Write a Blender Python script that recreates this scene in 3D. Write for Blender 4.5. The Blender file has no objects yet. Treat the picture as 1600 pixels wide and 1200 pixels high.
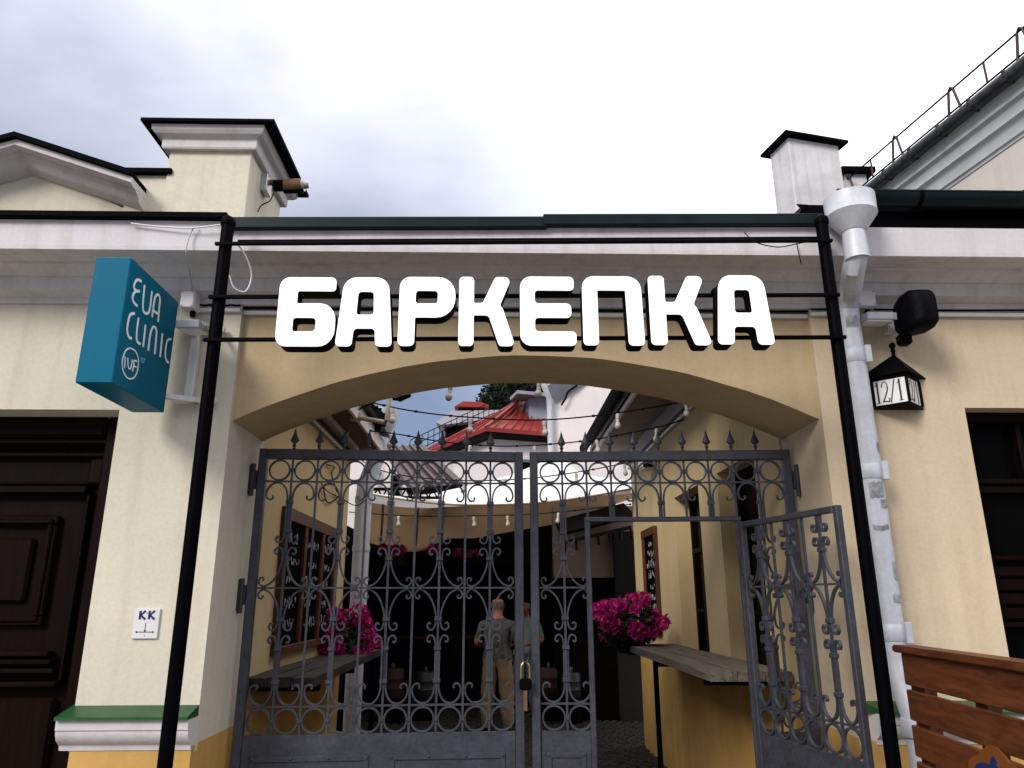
import bpy, bmesh, math, random
from mathutils import Vector, Matrix
random.seed(7)
R = math.radians
SC = bpy.context.scene
COL = SC.collection

# ------------------------------------------------------------------ camera
EYE, FPX = 1.7, 1160.0
PIT, YAW, ROLL = R(16.33), R(1.4), R(0.15)
cam_d = bpy.data.cameras.new('camera'); cam = bpy.data.objects.new('camera', cam_d); COL.objects.link(cam)
cam_d.sensor_width = 36; cam_d.lens = 36 * FPX / 1600; cam_d.clip_end = 2000; cam_d.clip_start = 0.05
cam.location = (0, 0, EYE)
cam.rotation_mode = 'QUATERNION'
cam.rotation_quaternion = (Matrix.Rotation(-YAW, 3, 'Z') @ Matrix.Rotation(math.pi / 2 + PIT, 3, 'X') @ Matrix.Rotation(-ROLL, 3, 'Z')).to_quaternion()
SC.camera = cam
SC.render.resolution_x, SC.render.resolution_y = 1024, 768
# ------------------------------------------------------------------ world: storm cloud low ahead, bright overcast above
W = bpy.data.worlds.new('World'); SC.world = W; W.use_nodes = True
nt = W.node_tree; N = nt.nodes; L = nt.links; N.clear()
SUN_EL, SUN_AZ = R(31), R(219)
out = N.new('ShaderNodeOutputWorld'); bg = N.new('ShaderNodeBackground'); L.new(bg.outputs[0], out.inputs[0])
sky = N.new('ShaderNodeTexSky'); sky.sky_type = 'NISHITA'; sky.sun_disc = False; sky.sun_elevation = SUN_EL; sky.sun_rotation = SUN_AZ
tc = N.new('ShaderNodeTexCoord'); sep = N.new('ShaderNodeSeparateXYZ'); L.new(tc.outputs['Generated'], sep.inputs[0])
def wm(op, a, b=None, c=None):
    n = N.new('ShaderNodeMath'); n.operation = op
    for i, v in enumerate((a, b, c)):
        if v is None: continue
        if isinstance(v, (int, float)): n.inputs[i].default_value = v
        else: L.new(v, n.inputs[i])
    return n.outputs[0]
mp = N.new('ShaderNodeMapping'); mp.inputs['Scale'].default_value = (1.3, 1.3, 2.6); mp.inputs['Location'].default_value = (3.1, 0.4, 0.2); L.new(tc.outputs['Generated'], mp.inputs[0])
no = N.new('ShaderNodeTexNoise'); no.inputs['Scale'].default_value = 1.5; no.inputs['Detail'].default_value = 6; no.inputs['Roughness'].default_value = .52; L.new(mp.outputs[0], no.inputs['Vector'])
zabs = wm('MAXIMUM', sep.outputs[2], 0.0)
t = wm('MULTIPLY', wm('SUBTRACT', zabs, .24), 1.75)
t = wm('ADD', t, wm('MULTIPLY', sep.outputs[0], .55))
t = wm('ADD', t, wm('MULTIPLY', wm('SUBTRACT', no.outputs['Fac'], .5), .85))
rp = N.new('ShaderNodeValToRGB'); L.new(t, rp.inputs[0])
el = rp.color_ramp.elements
el[0].position = 0.0; el[0].color = (.13, .165, .255, 1)
el[1].position = .72; el[1].color = (1.15, 1.13, 1.12, 1)
e = el.new(.30); e.color = (.35, .365, .44, 1)
e = el.new(.50); e.color = (.58, .595, .67, 1)
skm = N.new('ShaderNodeMix'); skm.data_type = 'RGBA'; skm.blend_type = 'MULTIPLY'; skm.inputs[0].default_value = 1
L.new(sky.outputs[0], skm.inputs[6]); skm.inputs[7].default_value = (.1, .1, .1, 1)
mx = N.new('ShaderNodeMix'); mx.data_type = 'RGBA'; mx.inputs[0].default_value = .9
L.new(skm.outputs[2], mx.inputs[6]); L.new(rp.outputs[0], mx.inputs[7]); L.new(mx.outputs[2], bg.inputs[0]); bg.inputs[1].default_value = 1.0
# ------------------------------------------------------------------ sun through cloud
sd = bpy.data.lights.new('sun', 'SUN'); sd.energy = 1.5; sd.angle = R(20); sd.color = (1, .94, .85)
so = bpy.data.objects.new('sun', sd); COL.objects.link(so)
sdir = Vector((math.sin(SUN_AZ) * math.cos(SUN_EL), math.cos(SUN_AZ) * math.cos(SUN_EL), math.sin(SUN_EL)))
so.rotation_euler = (-sdir).to_track_quat('-Z', 'Y').to_euler()
so.location = (0, 0, 30)
SC.view_settings.view_transform = 'Standard'; SC.view_settings.look = 'None'; SC.view_settings.exposure = 0.90; SC.view_settings.gamma = 1
SC.cycles.max_bounces = 6

# ------------------------------------------------------------------ measuring helpers: sight line of the survey photo to world points
def ray(px, py):
    u = (px - 800) / FPX; v = (600 - py) / FPX
    c, s = math.cos(ROLL), math.sin(ROLL); u, v = u * c + v * s, -u * s + v * c
    cy, sy, cp, sp = math.cos(YAW), math.sin(YAW), math.cos(PIT), math.sin(PIT)
    f = Vector((sy * cp, cy * cp, sp)); r = Vector((cy, -sy, 0)); up = Vector((-sy * sp, -cy * sp, cp))
    return f + u * r + v * up
O = Vector((0, 0, EYE))
def P(px, py, Y): d = ray(px, py); return O + d * (Y / d.y)
def PZ(px, py, Z): d = ray(px, py); return O + d * ((Z - EYE) / d.z)
def PX(px, py, X): d = ray(px, py); return O + d * (X / d.x)

# ------------------------------------------------------------------ materials
MATS = {}
def mat(name, col, rough=.7, metal=0, var=.12, vscale=3.0, bump=.0, bscale=60, spec=.4, col2=None, streak=0.0, fine=.0, emit=None, estr=0, trans=0, seed=0, coat=0):
    if name in MATS: return MATS[name]
    m = bpy.data.materials.new(name); m.use_nodes = True; MATS[name] = m
    n = m.node_tree.nodes; l = m.node_tree.links; b = n['Principled BSDF']
    b.inputs['Roughness'].default_value = rough; b.inputs['Metallic'].default_value = metal
    b.inputs['Specular IOR Level'].default_value = spec
    if coat: b.inputs['Coat Weight'].default_value = coat
    g = n.new('ShaderNodeNewGeometry')
    mpn = n.new('ShaderNodeMapping'); mpn.inputs['Location'].default_value = (seed * 3.7, seed * 1.9, seed * 5.3); l.new(g.outputs['Position'], mpn.inputs[0])
    no = n.new('ShaderNodeTexNoise'); no.inputs['Scale'].default_value = vscale; no.inputs['Detail'].default_value = 7; no.inputs['Roughness'].default_value = .62
    l.new(mpn.outputs[0], no.inputs['Vector'])
    rmp = n.new('ShaderNodeValToRGB'); l.new(no.outputs['Fac'], rmp.inputs[0])
    c2 = col2 if col2 else tuple(x * (1 - var * 1.6) for x in col)
    rmp.color_ramp.elements[0].position = .3; rmp.color_ramp.elements[0].color = (*c2, 1)
    rmp.color_ramp.elements[1].position = .7; rmp.color_ramp.elements[1].color = (*[min(x * (1 + var * .5), 1) for x in col], 1)
    cur = rmp.outputs[0]
    if streak > 0:
        ms = n.new('ShaderNodeMapping'); ms.inputs['Scale'].default_value = (7, 7, .55); l.new(g.outputs['Position'], ms.inputs[0])
        ns = n.new('ShaderNodeTexNoise'); ns.inputs['Scale'].default_value = 1.6; ns.inputs['Detail'].default_value = 5; l.new(ms.outputs[0], ns.inputs['Vector'])
        rs = n.new('ShaderNodeValToRGB'); l.new(ns.outputs['Fac'], rs.inputs[0])
        rs.color_ramp.elements[0].position = .5; rs.color_ramp.elements[0].color = (1, 1, 1, 1)
        rs.color_ramp.elements[1].position = .78; k = 1 - streak; rs.color_ramp.elements[1].color = (k, k * .98, k * .94, 1)
        mm = n.new('ShaderNodeMix'); mm.data_type = 'RGBA'; mm.blend_type = 'MULTIPLY'; mm.inputs[0].default_value = 1
        l.new(cur, mm.inputs[6]); l.new(rs.outputs[0], mm.inputs[7]); cur = mm.outputs[2]
    if fine > 0:
        nf = n.new('ShaderNodeTexNoise'); nf.inputs['Scale'].default_value = 45; nf.inputs['Detail'].default_value = 4; l.new(g.outputs['Position'], nf.inputs['Vector'])
        rf = n.new('ShaderNodeValToRGB'); l.new(nf.outputs['Fac'], rf.inputs[0])
        rf.color_ramp.elements[0].position = .3; k = 1 - fine; rf.color_ramp.elements[0].color = (k, k, k, 1); rf.color_ramp.elements[1].position = .62; rf.color_ramp.elements[1].color = (1, 1, 1, 1)
        mm = n.new('ShaderNodeMix'); mm.data_type = 'RGBA'; mm.blend_type = 'MULTIPLY'; mm.inputs[0].default_value = 1
        l.new(cur, mm.inputs[6]); l.new(rf.outputs[0], mm.inputs[7]); cur = mm.outputs[2]
    l.new(cur, b.inputs['Base Color'])
    if bump > 0:
        nb = n.new('ShaderNodeTexNoise'); nb.inputs['Scale'].default_value = bscale; nb.inputs['Detail'].default_value = 6; l.new(g.outputs['Position'], nb.inputs['Vector'])
        bp = n.new('ShaderNodeBump'); bp.inputs['Strength'].default_value = bump; bp.inputs['Distance'].default_value = .01
        nw = n.new('ShaderNodeTexNoise'); nw.inputs['Scale'].default_value = bscale * .11; nw.inputs['Detail'].default_value = 3; l.new(g.outputs['Position'], nw.inputs['Vector'])
        aw = n.new('ShaderNodeMath'); aw.operation = 'MULTIPLY_ADD'; aw.inputs[1].default_value = 3.0; l.new(nw.outputs['Fac'], aw.inputs[0]); l.new(nb.outputs['Fac'], aw.inputs[2])
        l.new(aw.outputs[0], bp.inputs['Height']); l.new(bp.outputs[0], b.inputs['Normal'])
    if emit:
        b.inputs['Emission Color'].default_value = (*emit, 1); b.inputs['Emission Strength'].default_value = estr
    if trans:
        tr = n.new('ShaderNodeBsdfTranslucent'); l.new(cur, tr.inputs[0]); ms = n.new('ShaderNodeMixShader'); ms.inputs[0].default_value = trans
        l.new(b.outputs[0], ms.inputs[1]); l.new(tr.outputs[0], ms.inputs[2]); l.new(ms.outputs[0], n['Material Output'].inputs[0])
    return m
def wood(name, c1, c2, rough=.55, axis=1, scale=1.0, bump=.25, spec=.35):
    if name in MATS: return MATS[name]
    m = bpy.data.materials.new(name); m.use_nodes = True; MATS[name] = m
    n = m.node_tree.nodes; l = m.node_tree.links; b = n['Principled BSDF']; b.inputs['Roughness'].default_value = rough; b.inputs['Specular IOR Level'].default_value = spec
    g = n.new('ShaderNodeNewGeometry'); mpn = n.new('ShaderNodeMapping'); s = [28 * scale] * 3; s[axis] = 1.6 * scale; mpn.inputs['Scale'].default_value = s
    oi = n.new('ShaderNodeObjectInfo'); ad = n.new('ShaderNodeVectorMath'); ad.operation = 'ADD'
    ml = n.new('ShaderNodeMath'); ml.operation = 'MULTIPLY'; ml.inputs[1].default_value = 17; l.new(oi.outputs['Random'], ml.inputs[0])
    l.new(g.outputs['Position'], ad.inputs[0]); l.new(ml.outputs[0], ad.inputs[1]); l.new(ad.outputs[0], mpn.inputs[0])
    no = n.new('ShaderNodeTexNoise'); no.inputs['Scale'].default_value = 1; no.inputs['Detail'].default_value = 8; no.inputs['Roughness'].default_value = .65; no.inputs['Distortion'].default_value = .6; l.new(mpn.outputs[0], no.inputs['Vector'])
    r = n.new('ShaderNodeValToRGB'); r.color_ramp.elements[0].position = .32; r.color_ramp.elements[0].color = (*c2, 1); r.color_ramp.elements[1].position = .66; r.color_ramp.elements[1].color = (*c1, 1)
    l.new(no.outputs['Fac'], r.inputs[0])
    hv = n.new('ShaderNodeHueSaturation'); mr = n.new('ShaderNodeMapRange'); mr.inputs[3].default_value = .78; mr.inputs[4].default_value = 1.18; l.new(oi.outputs['Random'], mr.inputs[0]); l.new(mr.outputs[0], hv.inputs['Value']); l.new(r.outputs[0], hv.inputs['Color'])
    l.new(hv.outputs[0], b.inputs['Base Color'])
    bp = n.new('ShaderNodeBump'); bp.inputs['Strength'].default_value = bump; bp.inputs['Distance'].default_value = .006; l.new(no.outputs['Fac'], bp.inputs['Height']); l.new(bp.outputs[0], b.inputs['Normal'])
    return m
CREAM = mat('cream_plaster', (.66, .615, .51), .9, var=.07, vscale=1.1, bump=.12, bscale=90, streak=.12, spec=.2, fine=.07)
TAN = mat('tan_plaster', (.59, .485, .345), .9, var=.08, vscale=1.0, bump=.12, bscale=90, streak=.12, spec=.2, fine=.07, seed=2)
ARCHP = mat('arch_plaster', (.51, .395, .245), .9, var=.10, vscale=1.2, bump=.12, bscale=80, streak=.10, spec=.2, fine=.06, seed=3)
YELLOW = mat('alley_plaster', (.56, .43, .235), .9, var=.10, vscale=.9, bump=.15, bscale=70, streak=.07, spec=.2, seed=4)
OCHRE = mat('ochre_plaster', (.58, .35, .11), .9, var=.14, vscale=1.6, bump=.15, bscale=70, streak=.12, spec=.2, seed=5)
MOULD = mat('white_moulding', (.66, .63, .66), .85, var=.07, vscale=1.6, bump=.10, bscale=70, streak=.16, spec=.2, seed=6, fine=.06)
MOULDG = mat('grey_moulding', (.64, .61, .62), .85, var=.08, vscale=1.6, bump=.10, bscale=70, streak=.2, spec=.2, seed=7, fine=.08)
WHITEW = mat('white_render', (.70, .65, .66), .9, var=.06, vscale=.8, bump=.1, bscale=40, streak=.05, spec=.2, seed=8)
CHIMW = mat('stained_whitewash', (.68, .66, .69), .9, var=.16, vscale=3.2, bump=.2, bscale=40, streak=.25, spec=.2, seed=9)
BLKTIN = mat('black_roof_tin', (.0018, .0018, .003), .65, var=.3, vscale=5, spec=.02)
GRNTIN = mat('dark_green_tin', (.005, .013, .015), .4, var=.25, vscale=5, spec=.12)
GREEN = mat('green_ledge_tin', (.018, .085, .026), .42, var=.25, vscale=6, spec=.45, fine=.15)
SIGNBLK = mat('black_powder_coat', (.0012, .0013, .0026), .5, var=.2, vscale=8, spec=.025)
GATE = mat('gate_grey_paint', (.058, .062, .080), .45, metal=.2, var=.2, vscale=9, spec=.4, bump=.15, bscale=110, fine=.28, streak=.15)
HINGE = mat('hinge_black', (.025, .025, .032), .5, var=.2)
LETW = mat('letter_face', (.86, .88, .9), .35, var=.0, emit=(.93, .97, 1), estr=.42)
TEAL = mat('teal_panel', (.001, .115, .20), .45, var=.06, vscale=2, spec=.06, streak=.08)
VINYL = mat('pale_vinyl', (.80, .88, .92), .5, var=.02)
DOORW = wood('dark_door_wood', (.0075, .0027, .0015), (.003, .0012, .0007), .5, axis=2, spec=.05)
BLACKIN = mat('dark_interior', (.006, .006, .006), .8, var=.1)
GLASS = mat('dark_window_glass', (.002, .002, .002), .25, var=.1, spec=.025)
ZINC = mat('white_painted_zinc', (.58, .60, .66), .5, metal=.1, var=.10, vscale=5, spec=.4, fine=.10, streak=.2)
ZINCD = mat('scuffed_zinc', (.36, .36, .39), .6, var=.4, vscale=24, spec=.3)
ALU = mat('aluminium', (.50, .50, .52), .35, metal=.5, var=.1)
PVC = mat('white_pvc', (.66, .65, .66), .5, var=.06)
RUBBER = mat('black_rubber', (.002, .002, .0025), .6, var=.1, spec=.04)
SPKR = mat('speaker_plastic', (.0015, .0018, .003), .5, var=.15, spec=.06, vscale=30, bump=.2, bscale=400)
RUST = mat('brown_camera_case', (.22, .115, .05), .5, metal=.3, var=.3, vscale=12)
FENCEW = wood('reddish_fence_wood', (.14, .042, .012), (.05, .012, .0035), .5, axis=1, scale=1.2)
SHELFW = wood('weathered_plank', (.20, .165, .13), (.05, .04, .032), .85, axis=1, scale=1.0, bump=.7)
BOARDW = wood('board_frame_wood', (.10, .035, .012), (.045, .016, .006), .5, axis=2)
SLATE = mat('chalkboard_slate', (.002, .002, .0025), .9, var=.4, vscale=8, spec=.02)
CHALK = mat('chalk', (.42, .43, .48), .9, var=.3, vscale=30)
REDROOF = mat('red_tin_roof', (.24, .014, .011), .55, var=.2, vscale=1.5, spec=.4)
BRNROOF = mat('brown_tin_roof', (.055, .026, .025), .5, var=.25, vscale=1.5)
GREYTIN = mat('grey_tin', (.26, .28, .33), .5, var=.15, vscale=2)
CANVAS = mat('white_canvas', (.82, .82, .82), .8, var=.03, trans=.25)
CANVASU = mat('tan_canvas_underside', (.40, .26, .145), .85, var=.12, vscale=1.2, trans=.25)
BULB = mat('bulb_glass', (.42, .40, .36), .15, var=.05, spec=.6)
SOCK = mat('grey_lamp_socket', (.50, .48, .45), .5, var=.15)
PIPET = mat('beige_pipe', (.45, .37, .27), .5, var=.15)
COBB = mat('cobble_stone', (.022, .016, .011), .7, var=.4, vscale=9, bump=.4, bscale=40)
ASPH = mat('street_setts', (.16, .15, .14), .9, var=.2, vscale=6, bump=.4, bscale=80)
LEAF = mat('dark_leaf', (.025, .06, .018), .6, var=.4, vscale=2, trans=.2)
TREELEAF = mat('tree_leaf', (.010, .024, .008), .6, var=.5, vscale=1.0, trans=.15)
BARK = mat('bark', (.06, .045, .03), .9, var=.3)
PINK = mat('magenta_bract', (.62, .010, .24), .6, var=.3, vscale=14, trans=.3, col2=(.26, .003, .08))
TERRA = mat('terracotta', (.035, .011, .006), .7, var=.3)
STEEL = mat('keg_steel', (.06, .062, .066), .5, metal=.6, var=.15)
KHAKI = mat('khaki_cloth', (.27, .185, .10), .85, var=.2, vscale=9, bump=.3, bscale=25)
SHIRT = mat('patterned_shirt', (.11, .105, .095), .85, var=.2, vscale=20, col2=(.005, .005, .006), bump=.2, bscale=30)
TEALSH = mat('pale_teal_shirt', (.17, .24, .24), .85, var=.15, vscale=9)
JEANS = mat('blue_trousers', (.05, .08, .13), .85, var=.2, vscale=9)
SKIN = mat('skin', (.27, .10, .06), .55, var=.12, vscale=9)
HAIRG = mat('thin_hair', (.10, .075, .06), .8, var=.2, vscale=30)
SHOE = mat('shoe', (.02, .018, .016), .5)
BRASS = mat('brass', (.45, .33, .12), .35, metal=.9, var=.1)
INK = mat('navy_print', (.012, .018, .11), .6, var=.05)
BLACKP = mat('black_print', (.012, .012, .012), .6, var=.05)
MILK = mat('milk_glass', (.80, .80, .82), .35, var=.08, vscale=10)
PLAQO = mat('orange_plaque', (.19, .062, .012), .5, var=.1)
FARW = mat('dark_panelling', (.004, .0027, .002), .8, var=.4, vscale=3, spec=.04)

# ------------------------------------------------------------------ mesh helpers
ORG = {}
def org(o): return ORG.get(o.name, Vector((0, 0, 0))) if o else Vector((0, 0, 0))
class MB:
    def __init__(s): s.v = []; s.f = []
    def add(s, vs, fs):
        k = len(s.v); s.v += [Vector(v) for v in vs]; s.f += [[i + k for i in f] for f in fs]; return s
    def box(s, x0, x1, y0, y1, z0, z1):
        return s.add([(x0, y0, z0), (x1, y0, z0), (x1, y1, z0), (x0, y1, z0), (x0, y0, z1), (x1, y0, z1), (x1, y1, z1), (x0, y1, z1)],
                     [(0, 3, 2, 1), (4, 5, 6, 7), (0, 1, 5, 4), (1, 2, 6, 5), (2, 3, 7, 6), (3, 0, 4, 7)])
    def obox(s, c, ax, ay, az, sx, sy, sz):
        c = Vector(c); ax, ay, az = Vector(ax).normalized() * sx / 2, Vector(ay).normalized() * sy / 2, Vector(az).normalized() * sz / 2
        vs = [c + a * ax + b * ay + d * az for d in (-1, 1) for a, b in ((-1, -1), (1, -1), (1, 1), (-1, 1))]
        return s.add(vs, [(0, 3, 2, 1), (4, 5, 6, 7), (0, 1, 5, 4), (1, 2, 6, 5), (2, 3, 7, 6), (3, 0, 4, 7)])
    def bar(s, a, b, w, h=None, up=(0, 0, 1)):
        a, b = Vector(a), Vector(b); d = b - a; u = Vector(up)
        sd = d.cross(u)
        if sd.length < 1e-6: sd = d.cross(Vector((0, 1, 0)))
        u2 = sd.cross(d)
        return s.obox((a + b) / 2, d, sd, u2, d.length, w, h or w)
    def prism(s, poly, d):
        """closed polygon (3D points) swept by vector d"""
        n = len(poly); d = Vector(d); vs = [Vector(p) for p in poly] + [Vector(p) + d for p in poly]
        return s.add(vs, [list(range(n))[::-1], list(range(n, 2 * n))] + [[i, (i + 1) % n, n + (i + 1) % n, n + i] for i in range(n)])
    def loft(s, secs, cap=True, closed=True):
        n = len(secs[0]); k = len(s.v)
        for q in secs: s.v += [Vector(p) for p in q]
        m = n if closed else n - 1
        for i in range(len(secs) - 1):
            for j in range(m): s.f.append([k + i * n + j, k + i * n + (j + 1) % n, k + (i + 1) * n + (j + 1) % n, k + (i + 1) * n + j])
        if cap and closed: s.f.append([k + j for j in range(n)][::-1]); s.f.append([k + (len(secs) - 1) * n + j for j in range(n)])
        return s
    def tube(s, pts, r, n=8):
        pts = [Vector(p) for p in pts]; secs = []; prev = None
        for i, p in enumerate(pts):
            d = (pts[min(i + 1, len(pts) - 1)] - pts[max(i - 1, 0)]).normalized()
            a = prev if prev is not None else (Vector((0, 0, 1)) if abs(d.z) < .9 else Vector((1, 0, 0)))
            a = (a - d * a.dot(d)).normalized(); b = d.cross(a); prev = a
            rr = r[i] if isinstance(r, (list, tuple)) else r
            secs.append([p + a * (rr * math.cos(2 * math.pi * k / n)) + b * (rr * math.sin(2 * math.pi * k / n)) for k in range(n)])
        return s.loft(secs)
    def lathe(s, prof, c, n=16, sx=1, sy=1):
        c = Vector(c); return s.loft([[c + Vector((r * sx * math.cos(2 * math.pi * k / n), r * sy * math.sin(2 * math.pi * k / n), z)) for k in range(n)] for r, z in prof])
    def strap(s, pts, w, d):
        """flat iron bar following 2D points in XZ, w thick in plane, d deep in Y"""
        pts = [Vector((p[0], 0, p[1])) for p in pts]; secs = []
        for i, p in enumerate(pts):
            t = (pts[min(i + 1, len(pts) - 1)] - pts[max(i - 1, 0)]).normalized(); nn = Vector((-t.z, 0, t.x)) * w / 2; y = Vector((0, d / 2, 0))
            secs.append([p + nn - y, p + nn + y, p - nn + y, p - nn - y])
        return s.loft(secs)
    def ring(s, R0, w, d, n=28):
        vs = []; 
        for k in range(n):
            a = 2 * math.pi * k / n; c, q = math.cos(a), math.sin(a)
            for rr, y in ((R0, -d / 2), (R0, d / 2), (R0 - w, d / 2), (R0 - w, -d / 2)): vs.append((rr * c, y, rr * q))
        return s.add(vs, [[4 * k + j, 4 * k + (j + 1) % 4, 4 * ((k + 1) % n) + (j + 1) % 4, 4 * ((k + 1) % n) + j] for k in range(n) for j in range(4)])
    def mesh(s, name, m, off=None, smooth=False, bevel=0, seg=1):
        me = bpy.data.meshes.new(name); off = off or Vector((0, 0, 0))
        me.from_pydata([v - off for v in s.v], [], s.f)
        bm = bmesh.new(); bm.from_mesh(me); bmesh.ops.recalc_face_normals(bm, faces=bm.faces)
        if bevel:
            es = [e for e in bm.edges if len(e.link_faces) == 2 and e.calc_face_angle(0) > .5]
            bmesh.ops.bevel(bm, geom=es, offset=bevel, segments=seg, affect='EDGES', clamp_overlap=True)
        if smooth:
            for f in bm.faces: f.smooth = True
            for e in bm.edges:
                if len(e.link_faces) == 2 and e.calc_face_angle(0) > R(42): e.smooth = False
        bm.to_mesh(me); bm.free(); me.materials.append(m); return me
    def build(s, name, m, parent=None, smooth=False, bevel=0, seg=1):
        o = bpy.data.objects.new(name, s.mesh(name, m, org(parent), smooth, bevel, seg)); COL.objects.link(o)
        if parent: o.parent = parent; ORG[o.name] = org(parent)
        return o
def tag(o, label=None, cat=None, group=None, kind=None):
    if label: o['label'] = label
    if cat: o['category'] = cat
    if group: o['group'] = group
    if kind: o['kind'] = kind
    return o
def thing(name, label, cat, loc=(0, 0, 0), group=None):
    o = bpy.data.objects.new(name, None); COL.objects.link(o); o.location = loc; o.empty_display_size = .1
    ORG[o.name] = Vector(loc); return tag(o, label, cat, group)
def inst(name, me, parent, loc, rot=None, scale=None):
    o = bpy.data.objects.new(name, me); COL.objects.link(o); o.parent = parent; o.location = loc
    if rot: o.rotation_euler = rot
    if scale: o.scale = scale
    return o
def smoothpts(p, k=5):
    p = [Vector(q) for q in p]; o = []
    for i in range(len(p) - 1):
        a = p[max(i - 1, 0)]; b = p[i]; c = p[i + 1]; d = p[min(i + 2, len(p) - 1)]
        for j in range(k):
            t = j / k; o.append(.5 * ((2 * b) + (c - a) * t + (2 * a - 5 * b + 4 * c - d) * t * t + (3 * b - a - 3 * c + d) * t ** 3))
    o.append(p[-1]); return o
def rounded(poly, k=6):
    o = []; n = len(poly)
    for i in range(n):
        x, y, r = poly[i]; p = Vector((x, y)); a = Vector(poly[i - 1][:2]) - p; b = Vector(poly[(i + 1) % n][:2]) - p
        if r <= 0: o.append(p); continue
        la, lb = a.length, b.length; a.normalize(); b.normalize(); ang = a.angle(b)
        t = min(r / math.tan(ang / 2), la * .49, lb * .49); rr = t * math.tan(ang / 2)
        c = p + (a + b).normalized() * (rr / math.sin(ang / 2)); s0 = p + a * t - c; s1 = p + b * t - c
        a0 = math.atan2(s0.y, s0.x); a1 = math.atan2(s1.y, s1.x); d = (a1 - a0 + math.pi) % (2 * math.pi) - math.pi
        o += [c + Vector((math.cos(a0 + d * j / k), math.sin(a0 + d * j / k))) * rr for j in range(k + 1)]
    return o
def flat_shape(name, loops, depth, m, parent, M, bevel=0):
    """2D loops (outer and holes) filled and given depth, M maps local xy(z) to the world"""
    cu = bpy.data.curves.new(name, 'CURVE'); cu.dimensions = '2D'; cu.fill_mode = 'BOTH'; cu.extrude = depth / 2
    for lp in loops:
        sp = cu.splines.new('POLY'); sp.points.add(len(lp) - 1); sp.use_cyclic_u = True
        for i, q in enumerate(lp): sp.points[i].co = (q[0], q[1], 0, 1)
    tmp = bpy.data.objects.new('tmp', cu); COL.objects.link(tmp)
    dg = bpy.context.evaluated_depsgraph_get(); me = bpy.data.meshes.new_from_object(tmp.evaluated_get(dg))
    bpy.data.objects.remove(tmp); bpy.data.curves.remove(cu)
    me.transform(M); me.transform(Matrix.Translation(-org(parent))); me.materials.clear(); me.materials.append(m)
    o = bpy.data.objects.new(name, me); COL.objects.link(o)
    if parent: o.parent = parent; ORG[o.name] = org(parent)
    return o
def stroke_mb(strokes, w, M, th=.002):
    """flat ribbons following 2D strokes"""
    mb = MB()
    for si, st in enumerate(strokes):
        p = [Vector((q[0], q[1])) for q in st]; secs = []; zo = .00025 * (si % 5) * (1 if th > 0 else -1)
        for i in range(len(p)):
            t = (p[min(i + 1, len(p) - 1)] - p[max(i - 1, 0)]).normalized(); nn = Vector((-t.y, t.x)) * w / 2
            secs.append([M @ Vector((*(p[i] + nn), 0)), M @ Vector((*(p[i] - nn), 0)), M @ Vector((*(p[i] - nn), th + zo)), M @ Vector((*(p[i] + nn), th + zo))])
        mb.loft(secs)
    return mb
def frame(o, x, y):
    o, x, y = Vector(o), Vector(x).normalized(), Vector(y).normalized(); z = x.cross(y).normalized()
    return Matrix(((x.x, y.x, z.x, o.x), (x.y, y.y, z.y, o.y), (x.z, y.z, z.z, o.z), (0, 0, 0, 1)))
def arc2(cx, cy, r, a0, a1, n=14, ry=None):
    return [(cx + r * math.cos(R(a0 + (a1 - a0) * i / n)), cy + (ry or r) * math.sin(R(a0 + (a1 - a0) * i / n))) for i in range(n + 1)]
#@@SETTING
# ================================================================== GROUND
g = MB().add([(-400, -400, -.02), (400, -400, -.02), (400, 600, -.02), (-400, 600, -.02)], [(0, 1, 2, 3)]).build('ground', ASPH); tag(g, kind='structure')
g = MB().box(-9, 9, 2.4, 4.0, -.02, .1).build('pavement', mat('pavement_slab', (.26, .23, .19), .9, var=.2, vscale=4, bump=.3), bevel=.01); tag(g, kind='structure')
g = MB().add([(-1.48, 4.0, .004), (1.85, 4.0, .004), (2.6, 15.5, .004), (-4, 15.5, .004)], [(0, 1, 2, 3)]).build('alley_paving', mat('joint_sand', (.014, .012, .010), .95)); tag(g, kind='structure')
mb = MB()
y = 7.0; row = 0
while y < 14.2:
    x = -2.6 + (row % 2) * .06
    while x < 2.2:
        h = .028 + random.uniform(-.008, .008); w = .105 + random.uniform(-.01, .01)
        dx, dy = random.uniform(-.005, .005), random.uniform(-.005, .005)
        mb.add([(x + dx, y + dy, .004), (x + w + dx, y + dy, .004), (x + w + dx, y + .105 + dy, .004), (x + dx, y + .105 + dy, .004),
                (x + .014 + dx, y + .014 + dy, h), (x + w - .014 + dx, y + .014 + dy, h), (x + w - .014 + dx, y + .091 + dy, h), (x + .014 + dx, y + .091 + dy, h)],
               [(4, 5, 6, 7), (0, 1, 5, 4), (1, 2, 6, 5), (2, 3, 7, 6), (3, 0, 4, 7)])
        x += .12
    y += .118; row += 1
tag(mb.build('cobblestones', COBB), 'small dark cobblestones paving the alley behind the gate', 'cobblestones', kind='stuff')

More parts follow.
